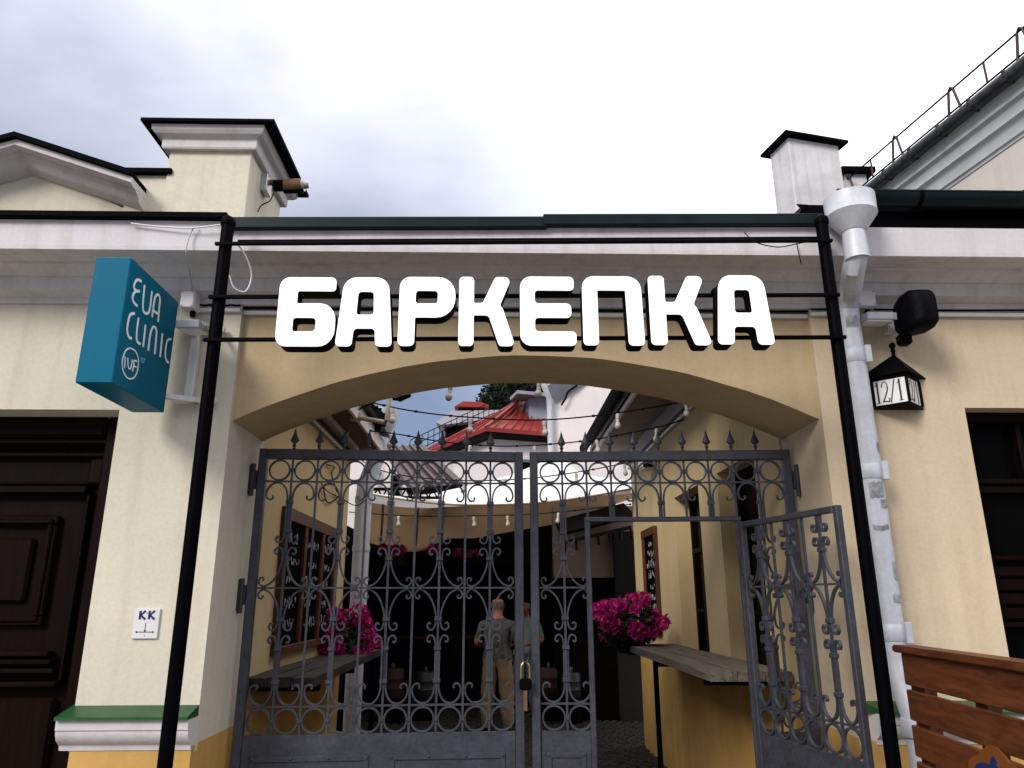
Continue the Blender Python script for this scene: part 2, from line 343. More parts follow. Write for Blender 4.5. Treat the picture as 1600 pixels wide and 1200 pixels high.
# ================================================================== FACADE
XL, XR = -1.45, 1.835
def cornice_profile():
    return [(4.02, 3.335), (3.982, 3.335), (3.980, 3.366), (3.962, 3.370), (3.950, 3.380), (3.930, 3.384), (3.905, 3.386), (3.903, 3.392), (3.898, 3.440), (3.894, 3.455), (3.875, 3.457), (3.868, 3.466),
            (3.850, 3.482), (3.815, 3.492), (3.80, 3.493), (3.797, 3.5055), (3.652, 3.5055)]
def cornice(parent, x0, x1):
    pr = cornice_profile()
    # soft mouldings below, flat fascia above, as two pieces of stucco
    low = pr + [(3.652, 3.5075), (4.02, 3.5075)]
    MB().prism([(x0, a, b) for a, b in low], (x1 - x0, 0, 0)).build('cornice_moulding', MOULDG, parent, smooth=True)
    up = [(4.02, 3.5076), (3.648, 3.5076), (3.645, 3.53), (3.640, 3.676), (4.02, 3.676)]
    n = max(2, int((x1 - x0) / .25)); secs = []
    for i in range(n + 1):
        x = x0 + (x1 - x0) * i / n; w = random.uniform(-.0015, .0015) if 0 < i < n else 0
        secs.append([(x, a + (w if a < 3.9 else 0), b + (w if a < 3.9 else 0)) for a, b in up])
    MB().loft(secs).build('cornice_fascia', MOULD, parent)

# ---- left building
LB = thing('cream_building', 'cream plastered building with pediment and brown door left of the gateway', 'building', (-3.5, 4.3, 0))
def polyxz(pts, y0, y1): return MB().prism([(x, y0, z) for x, z in pts], (0, y1 - y0, 0))
polyxz([(-7, 1.005), (-3.9, 1.005), (-3.9, 2.716), (-2.057, 2.716), (-2.057, 1.005), (XL, 1.005), (XL, 3.60), (-7, 3.60)], 4.0, 4.62).build('wall', CREAM, LB)
for a, b in ((-7, -3.9), (-2.057, XL - .001)):
    MB().box(a + (.03 if a > -3 else 0), b, 3.955, 4.62, 0, 1.035).build('plinth', OCHRE, LB)
    x0 = a; pr = [(4.1, 1.02), (3.95, 1.02), (3.945, 1.045), (3.935, 1.05), (3.91, 1.07), (3.895, 1.10), (3.895, 1.112), (3.888, 1.118), (3.885, 1.165), (4.1, 1.165)]
    MB().prism([(x0 - (.02 if a > -3 else 0), p, q) for p, q in pr], (b - x0 + (.0 if a < -3 else .018), 0, 0)).build('plinth_moulding', MOULD, LB, smooth=True)
    MB().add([(x0 - .02, 3.865, 1.178), (b, 3.865, 1.178), (b, 4.03, 1.222), (x0 - .01, 4.03, 1.222), (x0 - .02, 3.865, 1.164), (b, 3.865, 1.164), (b, 4.03, 1.164), (x0 - .01, 4.03, 1.164)],
             [(0, 1, 2, 3), (4, 5, 1, 0), (5, 6, 2, 1), (7, 4, 0, 3), (7, 6, 5, 4), (6, 7, 3, 2)]).build('ledge_flashing', GREEN, LB)
# inside of the arch on this side below the springing, ochre foot
MB().box(XL - .3, XL + .002, 4.03, 4.618, 0, 1.04).build('reveal_plinth', OCHRE, LB)
cornice(LB, -7, XL)
MB().box(-7, -1.44, 3.60, 4.3, 3.676, 3.712).build('eave_flashing', BLKTIN, LB, bevel=.004)
# pediment
pA, pB = P(22, 214, 3.78), P(203, 273, 3.78); ax, az = pA.x, pA.z; ex, ez = pB.x, pB.z
polyxz([(-7, 3.712), (-2.21, 3.712), (-2.21, ez - .09), (ax, az - .07), (2 * ax - ex, ez - .07), (-7, 4.0)], 4.0, 4.5).build('pediment_wall', CREAM, LB)
for sg in (1, -1):
    A = Vector((ax, 0, az)); B = Vector((ax + sg * (ex - ax), 0, ez)); d = B - A; dn = Vector((d.z * sg, 0, -d.x * sg)).normalized()
    if dn.z > 0: dn = -dn
    def rake(prof, nm, m, sm=False):
        secs = []
        for T, x in ((A, ax), (B, B.x)):
            secs.append([Vector((x, yy, T.z - n / abs(math.cos(math.atan2(d.z, abs(d.x)))))) for yy, n in prof])
        MB().loft(secs).build(nm, m, LB, smooth=sm)
    rake([(4.4, .0), (3.77, .0), (3.77, -.030), (4.4, -.030)], 'rake_flashing', BLKTIN)
    rake([(4.02, .001), (3.80, .001), (3.80, .034), (3.82, .040), (3.84, .044), (4.02, .044)], 'rake_fascia', MOULD)
    rake([(4.02, .045), (3.86, .045), (3.875, .055), (3.885, .057), (3.905, .070), (3.915, .085), (3.94, .098), (3.975, .105), (3.985, .112), (4.02, .112)], 'rake_moulding', MOULDG, True)
# low parapet and pier
polyxz([(-2.205, 3.712), (-1.96, 3.712), (-1.96, 4.165), (-2.205, 4.165)], 3.985, 4.5).build('parapet', CREAM, LB)
MB().box(-2.23, -1.94, 3.95, 4.55, 4.165, 4.20).build('parapet_flashing', BLKTIN, LB, bevel=.004)
MB().box(-1.975, -1.48, 3.97, 4.60, 3.712, 4.34).build('pier', CREAM, LB, bevel=.006)
MB().box(-2.08, -1.50, 3.935, 4.10, 3.712, 3.80).build('pier_base', CREAM, LB, bevel=.006)
pc = [(.0, 4.325), (.03, 4.325), (.035, 4.335), (.035, 4.385), (.045, 4.395), (.07, 4.405), (.085, 4.425), (.088, 4.455), (.0, 4.455)]
secs = []
for q, z in pc[1:-1]: secs.append([(-1.975 - q, 3.97 - q, z), (-1.48 + q, 3.97 - q, z), (-1.48 + q, 4.60 + q, z), (-1.975 - q, 4.60 + q, z)])
MB().loft(secs).build('pier_cap', MOULDG, LB)
MB().add([(-2.115, 3.85, 4.455), (-1.325, 3.85, 4.455), (-1.325, 4.72, 4.455), (-2.115, 4.72, 4.455), (-2.115, 3.85, 4.475), (-1.325, 3.85, 4.475), (-1.325, 4.72, 4.475), (-2.115, 4.72, 4.475), (-1.73, 4.29, 4.58)],
         [(3, 2, 1, 0), (0, 1, 5, 4), (1, 2, 6, 5), (2, 3, 7, 6), (3, 0, 4, 7), (4, 5, 8), (5, 6, 8), (6, 7, 8), (7, 4, 8)]).build('pier_roof', BLKTIN, LB)
# door
D = MB().box(-3.9, -2.057, 4.30, 4.36, 0, 2.716).build('door', DOORW, LB)
def dbox(x0, x1, z0, z1, y0, y1, nm='door_moulding', bv=.008): return MB().box(x0, x1, y0, y1, z0, z1).build(nm, DOORW, D, bevel=bv)
dbox(-2.20, -2.058, 0, 2.715, 4.16, 4.299, 'door_jamb', .015)
dbox(-3.9, -2.20, 2.60, 2.715, 4.16, 4.299, 'door_head', .015)
dbox(-3.9, -2.2, 2.565, 2.598, 4.20, 4.299); dbox(-3.9, -2.2, 2.50, 2.53, 4.25, 4.299)
dbox(-2.30, -2.21, 2.34, 2.49, 4.23, 4.299, 'corner_block', .012)
dbox(-3.9, -2.28, 2.34, 2.36, 4.255, 4.299); dbox(-3.9, -2.30, 2.29, 2.335, 4.235, 4.299)
dbox(-2.30, -2.275, 1.30, 2.29, 4.25, 4.299)
for (x0, x1, z0, z1) in ((-3.3, -2.44, 1.58, 2.17),):
    for q, (y0, w) in enumerate(((4.262, .05), (4.248, .028))):
        o = q * .02
        dbox(x0 + o, x1 - o, z1 - w - o, z1 - o, y0, 4.299); dbox(x0 + o, x1 - o, z0 + o, z0 + w + o, y0, 4.299)
        dbox(x1 - w - o, x1 - o, z0 + w + o + .001, z1 - w - o - .001, y0, 4.299)
    dbox(x0 + .12, x1 - .12, z0 + .12, z1 - .12, 4.27, 4.299, 'raised_panel', .022)
for z in (1.44, 1.40, 1.355, 1.29): dbox(-3.9, -2.36 + (1.44 - z) * .5, z - .016, z + .012, 4.235 - (1.44 - z) * .12, 4.299)
dbox(-3.9, -2.30, .75, 1.22, 4.262, 4.299, 'raised_panel', .02)
MB().box(-2.06, -2.057 + .001, 4.1, 4.14, 0, 0.01)

# ---- gateway over the arch
GW = thing('gateway_arch', 'tan plastered carriage gateway with shallow arch between two buildings', 'gateway', (0.2, 4.3, 0))
p1, p2, p3 = Vector((XL, 2.665)), Vector((.2, 3.055)), Vector((XR, 2.685))
def circ(a, b, c):
    d = 2 * (a.x * (b.y - c.y) + b.x * (c.y - a.y) + c.x * (a.y - b.y)); A, B, C = a.length_squared, b.length_squared, c.length_squared
    return Vector(((A * (b.y - c.y) + B * (c.y - a.y) + C * (a.y - b.y)) / d, (A * (c.x - b.x) + B * (a.x - c.x) + C * (b.x - a.x)) / d))
cc = circ(p1, p2, p3); rr = (p1 - cc).length; a0 = math.atan2(p1.y - cc.y, p1.x - cc.x); a1 = math.atan2(p3.y - cc.y, p3.x - cc.x)
arcp = []
for i in range(49):
    a = a0 + (a1 - a0) * i / 48; w = 1 + math.sin(i * .9) * .0004 + random.uniform(-.0003, .0003) if 0 < i < 48 else 1
    arcp.append((cc.x + rr * w * math.cos(a), cc.y + rr * w * math.sin(a)))
mb = MB(); top = [(x, 3.6) for x, z in arcp]; n = len(arcp)
for y, in ((4.04,), (4.6,)):
    k = len(mb.v); mb.v += [Vector((x, y, z)) for x, z in arcp] + [Vector((x, y, z)) for x, z in top]
    for i in range(n - 1): mb.f.append([k + i, k + i + 1, k + n + i + 1, k + n + i])
for i in range(n - 1): mb.f.append([i, i + 1, 2 * n + i + 1, 2 * n + i])
mb.build('arch_wall', ARCHP, GW)
cornice(GW, XL + .001, XR - .001)
zl, zm, zr = 3.680, 3.70, 3.735
for (xa, xb, za, zb, dy) in ((-1.44, .28, 3.683, 3.705, 0), (.26, 1.80, 3.716, 3.737, -.006)):
    MB().add([(xa, 3.60 + dy, za - .065), (xb, 3.60 + dy, zb - .065), (xb, 4.7, zb - .005), (xa, 4.7, za - .005), (xa, 3.60 + dy, za), (xb, 3.60 + dy, zb), (xb, 4.7, zb + .03), (xa, 4.7, za + .03)],
             [(0, 3, 2, 1), (4, 5, 6, 7), (0, 1, 5, 4), (1, 2, 6, 5), (2, 3, 7, 6), (3, 0, 4, 7)]).build('coping', GRNTIN, GW, bevel=.004)
MB().box(-1.44, 1.80, 3.70, 4.6, 3.68, 3.684).build('coping_bed', MOULDG, GW)

# ---- right building
RB = thing('tan_building', 'tan plastered building with dark gutter and brown window right of the gateway', 'building', (3.5, 4.3, 0))
polyxz([(XR, 1.005), (2.654, 1.005), (2.654, 2.744), (4.1, 2.744), (4.1, 1.005), (7, 1.005), (7, 3.60), (XR, 3.60)], 4.0, 4.62).build('wall', TAN, RB)
MB().box(XR + .002, 7, 3.955, 4.62, 0, 1.035).build('plinth', OCHRE, RB)
pr = [(4.1, 1.02), (3.95, 1.02), (3.945, 1.045), (3.935, 1.05), (3.91, 1.07), (3.895, 1.10), (3.895, 1.112), (3.888, 1.118), (3.885, 1.165), (4.1, 1.165)]
MB().prism([(XR + .05, p, q) for p, q in pr], (.77, 0, 0)).build('plinth_moulding', MOULD, RB, smooth=True)
MB().add([(XR + .08, 3.865, 1.178), (2.654, 3.865, 1.178), (2.654, 4.03, 1.222), (XR, 4.03, 1.222), (XR + .08, 3.865, 1.164), (2.654, 3.865, 1.164), (2.654, 4.03, 1.164), (XR, 4.03, 1.164)],
         [(0, 1, 2, 3), (4, 5, 1, 0), (5, 6, 2, 1), (7, 4, 0, 3), (7, 6, 5, 4), (6, 7, 3, 2)]).build('ledge_flashing', GREEN, RB)
MB().box(XR - .002, XR + .3, 4.03, 4.618, 0, 1.04).build('reveal_plinth', OCHRE, RB)
cornice(RB, XR, 7)
MB().box(1.80, 7, 3.66, 4.3, 3.6765, 3.79).build('eave_board', BLKTIN, RB, bevel=.004)
mb = MB()
for x0, x1 in ((1.86, 7.0),):
    secs = []
    for x in (x0, x1):
        c = (3.60, 3.845); secs.append([(x, c[0] + .062 * math.cos(R(a)), c[1] + .062 * math.sin(R(a))) for a in range(180, 361, 20)] + [(x, c[0] + .055 * math.cos(R(a)), c[1] + .055 * math.sin(R(a))) for a in range(360, 179, -20)])
    mb.loft(secs)
GT = mb.build('gutter', GRNTIN, RB, smooth=True)
MB().tube([(1.86, 3.54, 3.848), (7, 3.54, 3.848)], .007, 6).build('gutter_rim', GRNTIN, GT)
for x in (2.32, 3.0, 3.7): MB().prism([(x, 3.6 + .066 * math.cos(R(a)), 3.845 + .066 * math.sin(R(a))) for a in range(180, 361, 20)] + [(x, 3.6 + .06 * math.cos(R(a)), 3.845 + .06 * math.sin(R(a))) for a in range(360, 179, -20)], (.02, 0, 0)).build('gutter_bracket', BLKTIN, GT)
# verge end of the right roof
MB().add([(1.66, 3.62, 3.72), (1.86, 3.62, 3.72), (1.86, 3.62, 3.80), (1.70, 3.62, 3.80), (1.66, 4.3, 3.72), (1.86, 4.3, 3.72), (1.86, 4.3, 3.95), (1.76, 4.3, 3.95)],
         [(0, 1, 2, 3), (5, 4, 7, 6), (1, 5, 6, 2), (4, 0, 3, 7), (3, 2, 6, 7), (4, 5, 1, 0)]).build('verge_flashing', BLKTIN, RB)
MB().add([(1.655, 3.61, 3.80), (1.72, 3.60, 3.79), (1.68, 3.60, 3.755)], [(0, 1, 2)]).build('flashing_lug', BLKTIN, RB)
MB().add([(1.80, 3.70, 3.80), (1.86, 3.60, 3.83), (2.0, 4.6, 4.16), (1.90, 4.6, 4.16), (1.80, 3.70, 3.77), (1.86, 3.6, 3.80), (2.0, 4.6, 4.13), (1.9, 4.6, 4.13)], [(0, 1, 2, 3), (4, 7, 6, 5), (0, 4, 5, 1), (1, 5, 6, 2), (2, 6, 7, 3), (3, 7, 4, 0)]).build('roof_verge', GRNTIN, RB)
MB().add([(1.9, 3.62, 3.86), (7, 3.62, 3.86), (7, 7, 4.5), (1.9, 7, 4.5)], [(0, 1, 2, 3)]).build('roof', GRNTIN, RB)
# window right
WN = MB().box(2.654, 4.1, 4.20, 4.21, .9, 2.744).build('window', GLASS, RB)
def wbox(x0, x1, z0, z1, y0=4.13, y1=4.199, nm='window_bar'): MB().box(x0, x1, y0, y1, z0, z1).build(nm, DOORW, WN, bevel=.006)
wbox(2.655, 2.73, .9, 2.743, 4.10, 4.199, 'window_frame'); wbox(2.73, 4.1, 2.69, 2.743, 4.10, 4.199, 'window_frame')
for z0, z1, y0 in ((2.33, 2.36, 4.11), (2.28, 2.325, 4.13), (1.91, 1.935, 4.12), (1.56, 1.585, 4.12), (1.18, 1.25, 4.12)): wbox(2.73, 4.1, z0, z1, y0)
wbox(3.02, 3.05, 2.36, 2.69)
for i in range(4): wbox(2.75, 4.1, 1.60 + i * .075, 1.66 + i * .075, 4.165, 4.199, 'shutter_slat')
MB().box(2.654, 4.1, 4.0, 4.2, 1.17, 1.18).build('sill', MOULDG, RB)
#@@SIGN
# ================================================================== SIGN ON POSTS
SY = 3.5
SG = thing('channel_letter_sign', 'big white letters reading БАРКЕПКА on a black pipe frame before the arch', 'sign', (0.2, SY, 0))
plx = P(357, 700, SY).x
pl = (P(356, 345, SY).x + P(262, 1170, SY).x) / 2; prx = (P(1283, 345, SY).x + P(1393, 1170, SY).x) / 2
ztl = P(356, 345, SY).z; ztr = P(1282, 343, SY).z
for x, z in ((pl, ztl), (prx, ztr)):
    po = MB().tube([(x, SY, .1), (x, SY, z - .02)], .0315, 20).build('post', SIGNBLK, SG, smooth=True)
    MB().lathe([(.0315, 0), (.037, .002), (.038, .02), (.034, .038), (.021, .050), (.004, .055)], (x, SY, z - .03), 20).build('post_cap', SIGNBLK, po, smooth=True)
def rail(px0, py0, px1, py1, dy=-.040, w=.019):
    a = P(px0, py0, SY + dy); b = P(px1, py1, SY + dy)
    return MB().bar(a, b, w, w).build('rail', SIGNBLK, SG, bevel=.003)
rail(336, 381, 1301, 376, w=.018); 
a = P(372, 377, SY + .03); b = P(1285, 372, SY + .03); MB().bar(a, b, .013, .013).build('rail', SIGNBLK, SG)
rail(326, 464, 1312, 461); rail(318, 531, 1322, 527)
LETT = {
 'Б': ([(0, 0, .15), (0, 1, .15), (.86, 1, .07), (.86, .80, .05), (.28, .80, .03), (.28, .615, .03), (.88, .615, .24), (.88, 0, .24)], [(.24, .21, .04), (.24, .41, .04), (.59, .41, .06), (.59, .21, .06)]),
 'А': ([(0, 0, .06), (.085, 1, .20), (.745, 1, .20), (.83, 0, .06), (.59, 0, .06), (.57, .255, .06), (.26, .255, .06), (.24, 0, .06)], [(.285, .45, .04), (.30, .79, .05), (.53, .79, .05), (.545, .45, .04)]),
 'Р': ([(0, 0, .07), (0, 1, .15), (.83, 1, .26), (.83, .41, .28), (.24, .41, .02), (.24, 0, .07)], [(.24, .61, .04), (.24, .80, .05), (.57, .80, .05), (.57, .61, .04)]),
 'К': ([(0, 0, .06), (0, 1, .06), (.225, 1, .06), (.225, .615, .02), (.36, .615, .06), (.55, 1, .06), (.80, 1, .07), (.62, .585, .05), (.665, .53, .06), (.85, 0, .06), (.61, 0, .06), (.45, .44, .07), (.225, .44, .02), (.225, 0, .06)], None),
 'Е': ([(0, 0, .16), (0, 1, .16), (.79, 1, .07), (.79, .80, .06), (.215, .80, .05), (.215, .605, .05), (.745, .605, .07), (.745, .40, .07), (.215, .40, .05), (.215, .20, .05), (.81, .20, .06), (.81, 0, .07)], None),
 'П': ([(0, 0, .06), (0, 1, .17), (.86, 1, .20), (.88, 0, .06), (.65, 0, .06), (.63, .795, .015), (.22, .795, .015), (.22, 0, .06)], None)}
LF = SY - .17
specs = [('Б', 429, 521, 541), ('А', 523, 612, 541), ('Р', 621, 710, 540.5), ('К', 716, 805, 540.5), ('Е', 813, 901, 540), ('П', 912, 1008, 539.5), ('К', 1018, 1114, 539), ('А', 1122, 1211, 538)]
for ch, x0, x1, yb in specs:
    A = P(x0, yb, LF); B = P(x1, yb, LF); T = P(x0, yb - 107.5, LF); h = T.z - A.z; wpx = B.x - A.x
    outl, hole = LETT[ch]; wmax = max(q[0] for q in outl); sx = wpx / wmax
    def mk(grow=0):
        ls = [[(p.x * sx, p.y * h) for p in rounded(outl)]]
        if hole: ls.append([(p.x * sx, p.y * h) for p in rounded(hole)])
        return ls
    lt = flat_shape('letter', mk(), .085, SIGNBLK, SG, frame((A.x, LF + .046, A.z), (1, 0, 0), (0, 0, 1)))
    lt['label'] = 'white letter %s with black sides' % ch
    flat_shape('letter_face', mk(), .006, LETW, lt, frame((A.x, LF - .001, A.z), (1, 0, 0), (0, 0, 1)))
    for q in (.12, .7):
        zc = P(x0, 463, SY).z if q < .5 else P(x0, 529, SY).z
        MB().box(A.x + wpx * .1, A.x + wpx * .16, LF + .088, SY - .04, zc - .01, zc + .01).build('letter_bracket', SIGNBLK, lt)
for px, py in ((540, 460), (753, 463), (678, 531), (955, 529), (1101, 460), (1155, 527)):
    a = P(px, py, SY - .07); MB().lathe([(.0, 0), (.008, .001), (.006, .006), (.001, .008)], (0, 0, 0), 8).build('rail_bolt', ALU, SG).matrix_local = Matrix.Translation(a - org(SG)) @ Matrix.Rotation(R(90), 4, 'X')

# ================================================================== TEAL PROJECTING SIGN
ES = thing('projecting_sign', 'teal box sign lettered EVA CLINIC projecting from the cream wall', 'sign', (-1.83, 3.9, 2.66))
ex0, ex1, ey0, ey1, ez0, ez1 = -1.918, -1.75, 3.3, 3.86, 2.665, 3.295
MB().box(ex0, ex1, ey0, ey1, ez0, ez1).build('sign_box', TEAL, ES, bevel=.004)
def T2(px, py): q = PX(px, py, ex1 + .003); return (q.y - ey0, q.z - ez0)
ME = frame((ex1 + .0015, ey0, ez0), (0, 1, 0), (0, 0, 1))
def sc(x, y): return 0 + x * .3, 380 + y * .3          # measured on an enlargement of the sign
def zs(pts): return smoothpts([Vector((*T2(*sc(*p)), 0)) for p in pts], 6)
lett = [
 [(738, 200), (718, 190), (704, 205), (698, 232), (712, 248), (728, 250)], [(728, 250), (706, 252), (692, 275), (695, 305), (716, 328)],
 [(753, 218), (744, 330), (752, 362), (768, 365), (780, 345), (792, 250)],
 [(792, 385), (806, 290), (822, 268), (833, 290), (828, 350), (823, 410)], [(800, 350), (812, 362), (828, 368)],
 [(702, 366), (680, 372), (668, 410), (663, 455), (672, 488), (686, 496)],
 [(722, 388), (712, 470), (715, 512), (732, 526)], [(758, 425), (746, 540)],
 [(772, 560), (784, 470), (800, 436), (815, 455), (812, 510), (806, 578)], [(846, 470), (834, 592)],
 [(892, 500), (874, 505), (864, 545), (862, 590), (870, 615), (880, 622)]]
stroke_mb([zs(p) for p in lett], .0135, ME).build('lettering', VINYL, ES)
logo = [zs([(678, 546), (655, 560), (638, 610), (640, 660), (660, 698), (685, 706), (706, 690), (719, 650), (720, 600), (705, 562), (678, 546)])]
logo += [zs([(652, 590), (649, 650)]), zs([(666, 596), (667, 640), (676, 655), (684, 640), (690, 606)]), zs([(714, 616), (700, 612), (696, 640), (690, 668)]), zs([(697, 640), (710, 645)])]
stroke_mb(logo, .007, ME).build('logo', VINYL, ES)
stroke_mb([zs([(736, 595), (735, 622)]), zs([(736, 595), (743, 602), (737, 608), (743, 616), (735, 622)]), zs([(748, 597), (750, 610), (756, 600)]), zs([(750, 610), (748, 626)])], .004, ME).build('small_lettering', mat('light_teal_vinyl', (.12, .42, .55), .5), ES)
for z in (2.76, 3.17):
    MB().bar((-1.80, 3.85, z), (-1.62, 3.975, z), .03, .03).build('bracket_arm', PVC, ES, bevel=.003)
    MB().bar((-1.76, 3.965, z), (-1.52, 3.965, z), .035, .03).build('bracket_arm', PVC, ES, bevel=.003)
MB().box(-1.70, -1.655, 3.955, 3.995, 2.76, 3.17).build('bracket_upright', PVC, ES, bevel=.004)

# ================================================================== WALL FITTINGS
def junction_box(px0, py0, px1, py1, Yf, label):
    a = P(px0, py1, Yf); b = P(px1, py0, Yf); o = thing('junction_box', label, 'junction box', ((a.x + b.x) / 2, 3.97, a.z))
    c = MB().box(a.x, b.x, Yf, 3.98, a.z, b.z).build('box', PVC, o, bevel=.006)
    MB().box(a.x + .004, b.x - .004, Yf - .012, Yf - .001, a.z + .004, b.z - .004).build('lid', PVC, o, bevel=.004)
    for sx in (a.x + .014, b.x - .014):
        for szz in (a.z + .014, b.z - .014): MB().box(sx - .004, sx + .004, Yf - .015, Yf - .012, szz - .004, szz + .004).build('screw', ZINCD, o)
    MB().lathe([(.012, 0), (.016, .004), (.016, .03), (.012, .034)], ((a.x + b.x) / 2 + .02, Yf + .04, a.z - .034), 10).build('cable_gland', RUBBER, o, smooth=True)
junction_box(280, 454, 307, 482, 3.90, 'white junction box with grey cable above the teal sign')
junction_box(1339, 453, 1366, 480, 3.90, 'white junction box beside the downpipe under the right cornice')
def floodlight(x0, x1, yf, yb, z, label, tilt):
    o = thing('floodlight', label, 'floodlight', ((x0 + x1) / 2, 3.98, z)); c = Vector(((x0 + x1) / 2, (yf + yb) / 2, z))
    up = Vector((0, -math.sin(tilt), math.cos(tilt))); fw = Vector((0, math.cos(tilt), math.sin(tilt)))
    MB().obox(c, (1, 0, 0), fw, up, x1 - x0, yb - yf, .045).build('housing', ALU, o, bevel=.005)
    MB().obox(c - up * .026, (1, 0, 0), fw, up, (x1 - x0) * .88, (yb - yf) * .85, .006).build('lens', MILK, o)
    for k in range(5): MB().obox(c + Vector(((x1 - x0) / 2 + .008, 0, 0)) + fw * (k - 2) * .03, (1, 0, 0), fw, up, .016, .008, .04).build('cooling_fin', ZINCD, o)
    for s in (x0 - .006, x1 + .02): MB().bar((s, c.y + .02, z - .01), (s, 3.995, z + .03), .012, .02).build('yoke_arm', ALU, o)
    MB().box(x0 - .01, x1 + .025, 3.985, 3.999, z + .01, z + .05).build('yoke_plate', ALU, o)
a = P(289, 512, 3.78); b = P(322, 512, 3.78); floodlight(a.x - .01, b.x, 3.68, 3.86, a.z, 'silver floodlight behind the teal sign near the left post', .15)
a = P(1346, 498, 3.86); b = P(1390, 498, 3.86); floodlight(a.x, b.x - .01, 3.79, 3.93, a.z, 'silver floodlight between the downpipe and the black speaker', .1)

# conduit and cables below the cornice
for x0, x1, lab in ((-1.70, XL, 'short white cable duct left of the gateway arch'), (XL + .002, XR - .002, 'white cable duct across the arch behind the letters'), (XR, 6, 'white cable duct running along the right wall')):
    mid = x0 < 0 and x1 > 0
    yy = 3.975 if not mid else 4.015
    o = thing('cable_duct', lab, 'cable duct', ((x0 + x1) / 2, 3.99, 3.3))
    k = .012 if not mid else .0
    MB().box(x0, x1, yy, yy + .022, 3.288, 3.312).build('duct', PVC, o, bevel=.003)
    pts = [(x0 + (x1 - x0) * i / 20, yy - .004, 3.324 + .003 * math.sin(i * 1.3)) for i in range(21)]
    MB().tube(pts, .006, 6).build('cable', RUBBER, o)
def cable(name, label, pts, r, m, cat='cable', k=6):
    return tag(MB().tube(smoothpts(pts, k), r, 6).build(name, m, smooth=True), label, cat)
cable('white_cable', 'white cable looping down beside the left sign post', [P(368, 378, 3.46), P(384, 400, 3.5), P(393, 430, 3.55), P(384, 455, 3.55), P(366, 450, 3.52), P(358, 430, 3.5)], .0045, PVC)
cable('grey_cable', 'thin grey cable dropping from the eave to the junction box', [P(306, 352, 3.62), P(296, 368, 3.62), P(291, 392, 3.62), P(294, 415, 3.7), P(299, 440, 3.86), P(300, 455, 3.90)], .004, SOCK)
cable('eave_cable', 'white cables sagging under the left eave flashing', [P(205, 349, 3.62), P(250, 354, 3.62), P(300, 356, 3.61), P(345, 351, 3.6)], .005, PVC)
cable('slack_cable', 'dark wire end hanging off the right end of the sign frame', [P(1245, 380, 3.62), P(1248, 396, 3.62), P(1252, 413, 3.63)], .003, RUBBER)
cable('loose_wire', 'thin dark wires tied along the top rail near the right post', [P(1163, 363, 3.5), P(1180, 378, 3.45), P(1215, 386, 3.45), P(1250, 380, 3.45), P(1290, 372, 3.46)], .003, RUBBER)

# ---- cctv camera on the pier
CC = thing('security_camera', 'brown tubular security camera on the side of the left pier', 'camera', (-1.46, 4.2, 4.1))
cy_ = 4.25
b0 = PX(413, 277, -1.478); b1 = PX(424, 305, -1.478)
by = 4.22; bz = P(418, 290, by).z
MB().box(-1.479, -1.44, by - .05, by + .05, bz - .06, bz + .06).build('mounting_box', ALU, CC, bevel=.004)
MB().bar((-1.44, by, bz + .02), (-1.32, by - .02, bz + .015), .03, .03).build('arm', RUST, CC, bevel=.004)
MB().tube([(-1.40, by - .03, bz - .02), (-1.335, by - .03, bz - .018)], .036, 14).build('rear_cap', RUBBER, CC, smooth=True)
MB().tube([(-1.335, by - .03, bz - .018), (-1.225, by - .03, bz - .012)], .042, 16).build('housing', RUST, CC, smooth=True)
MB().tube([(-1.335, by - .03, bz - .055), (-1.215, by - .03, bz - .05)], .018, 10).build('lower_rail', RUBBER, CC, smooth=True)
MB().tube([(-1.225, by - .03, bz - .012), (-1.212, by - .03, bz - .011)], .040, 16).build('front_ring', ALU, CC, smooth=True)
MB().tube([(-1.212, by - .03, bz - .011), (-1.18, by - .03, bz - .009)], [.026, .022], 14).build('lens', ALU, CC, smooth=True)
cable('camera_cable', 'thin black cable hanging below the security camera', [(-1.41, by, bz - .055), (-1.42, by - .02, bz - .12), (-1.46, by - .05, bz - .17), (-1.474, by - .06, bz - .22)], .004, RUBBER)

# ---- downpipe
DP = thing('downpipe', 'white zinc downpipe with hopper head right of the gateway', 'downpipe', (2.02, 3.9, 0))
hx, hy = P(1326, 310, 3.52).x, 3.52
hz1 = P(1330, 292, 3.40).z
MB().lathe([(.125, 0), (.13, .0), (.13, -.004), (.128, -.10), (.131, -.105), (.128, -.11), (.062, -.20), (.060, -.20)], (hx, hy, hz1), 28).build('hopper', ZINC, DP, smooth=True)
zt = hz1 - .19
MB().tube([(hx, hy, zt), (hx + .0, hy, zt - .17)], [.057, .064], 20).build('neck', ZINC, DP, smooth=True)
MB().tube([(hx, hy, zt - .145), (hx - .01, hy + .03, zt - .20), (2.005, 3.84, 3.36), (2.010, 3.90, 3.30)], [.055, .058, .058, .059], 20).build('offset_bend', ZINC, DP, smooth=True)
px_, py_ = 2.012, 3.905
zz = [3.34, 3.02, 2.60, 2.14, 1.95, 1.55, 1.42]
for i in range(len(zz) - 1):
    MB().tube([(px_, py_, zz[i] + .02), (px_, py_, zz[i + 1])], [.063, .0605], 22).build('pipe', ZINC, DP, smooth=True)
MB().tube([(px_, py_, 1.44), (px_, py_, 1.36), (px_ + .01, 3.86, 1.24), (px_ + .01, 3.80, 1.12), (px_ + .01, 3.80, .5), (px_ + .02, 3.68, .32)], .061, 20).build('foot_bend', ZINC, DP, smooth=True)
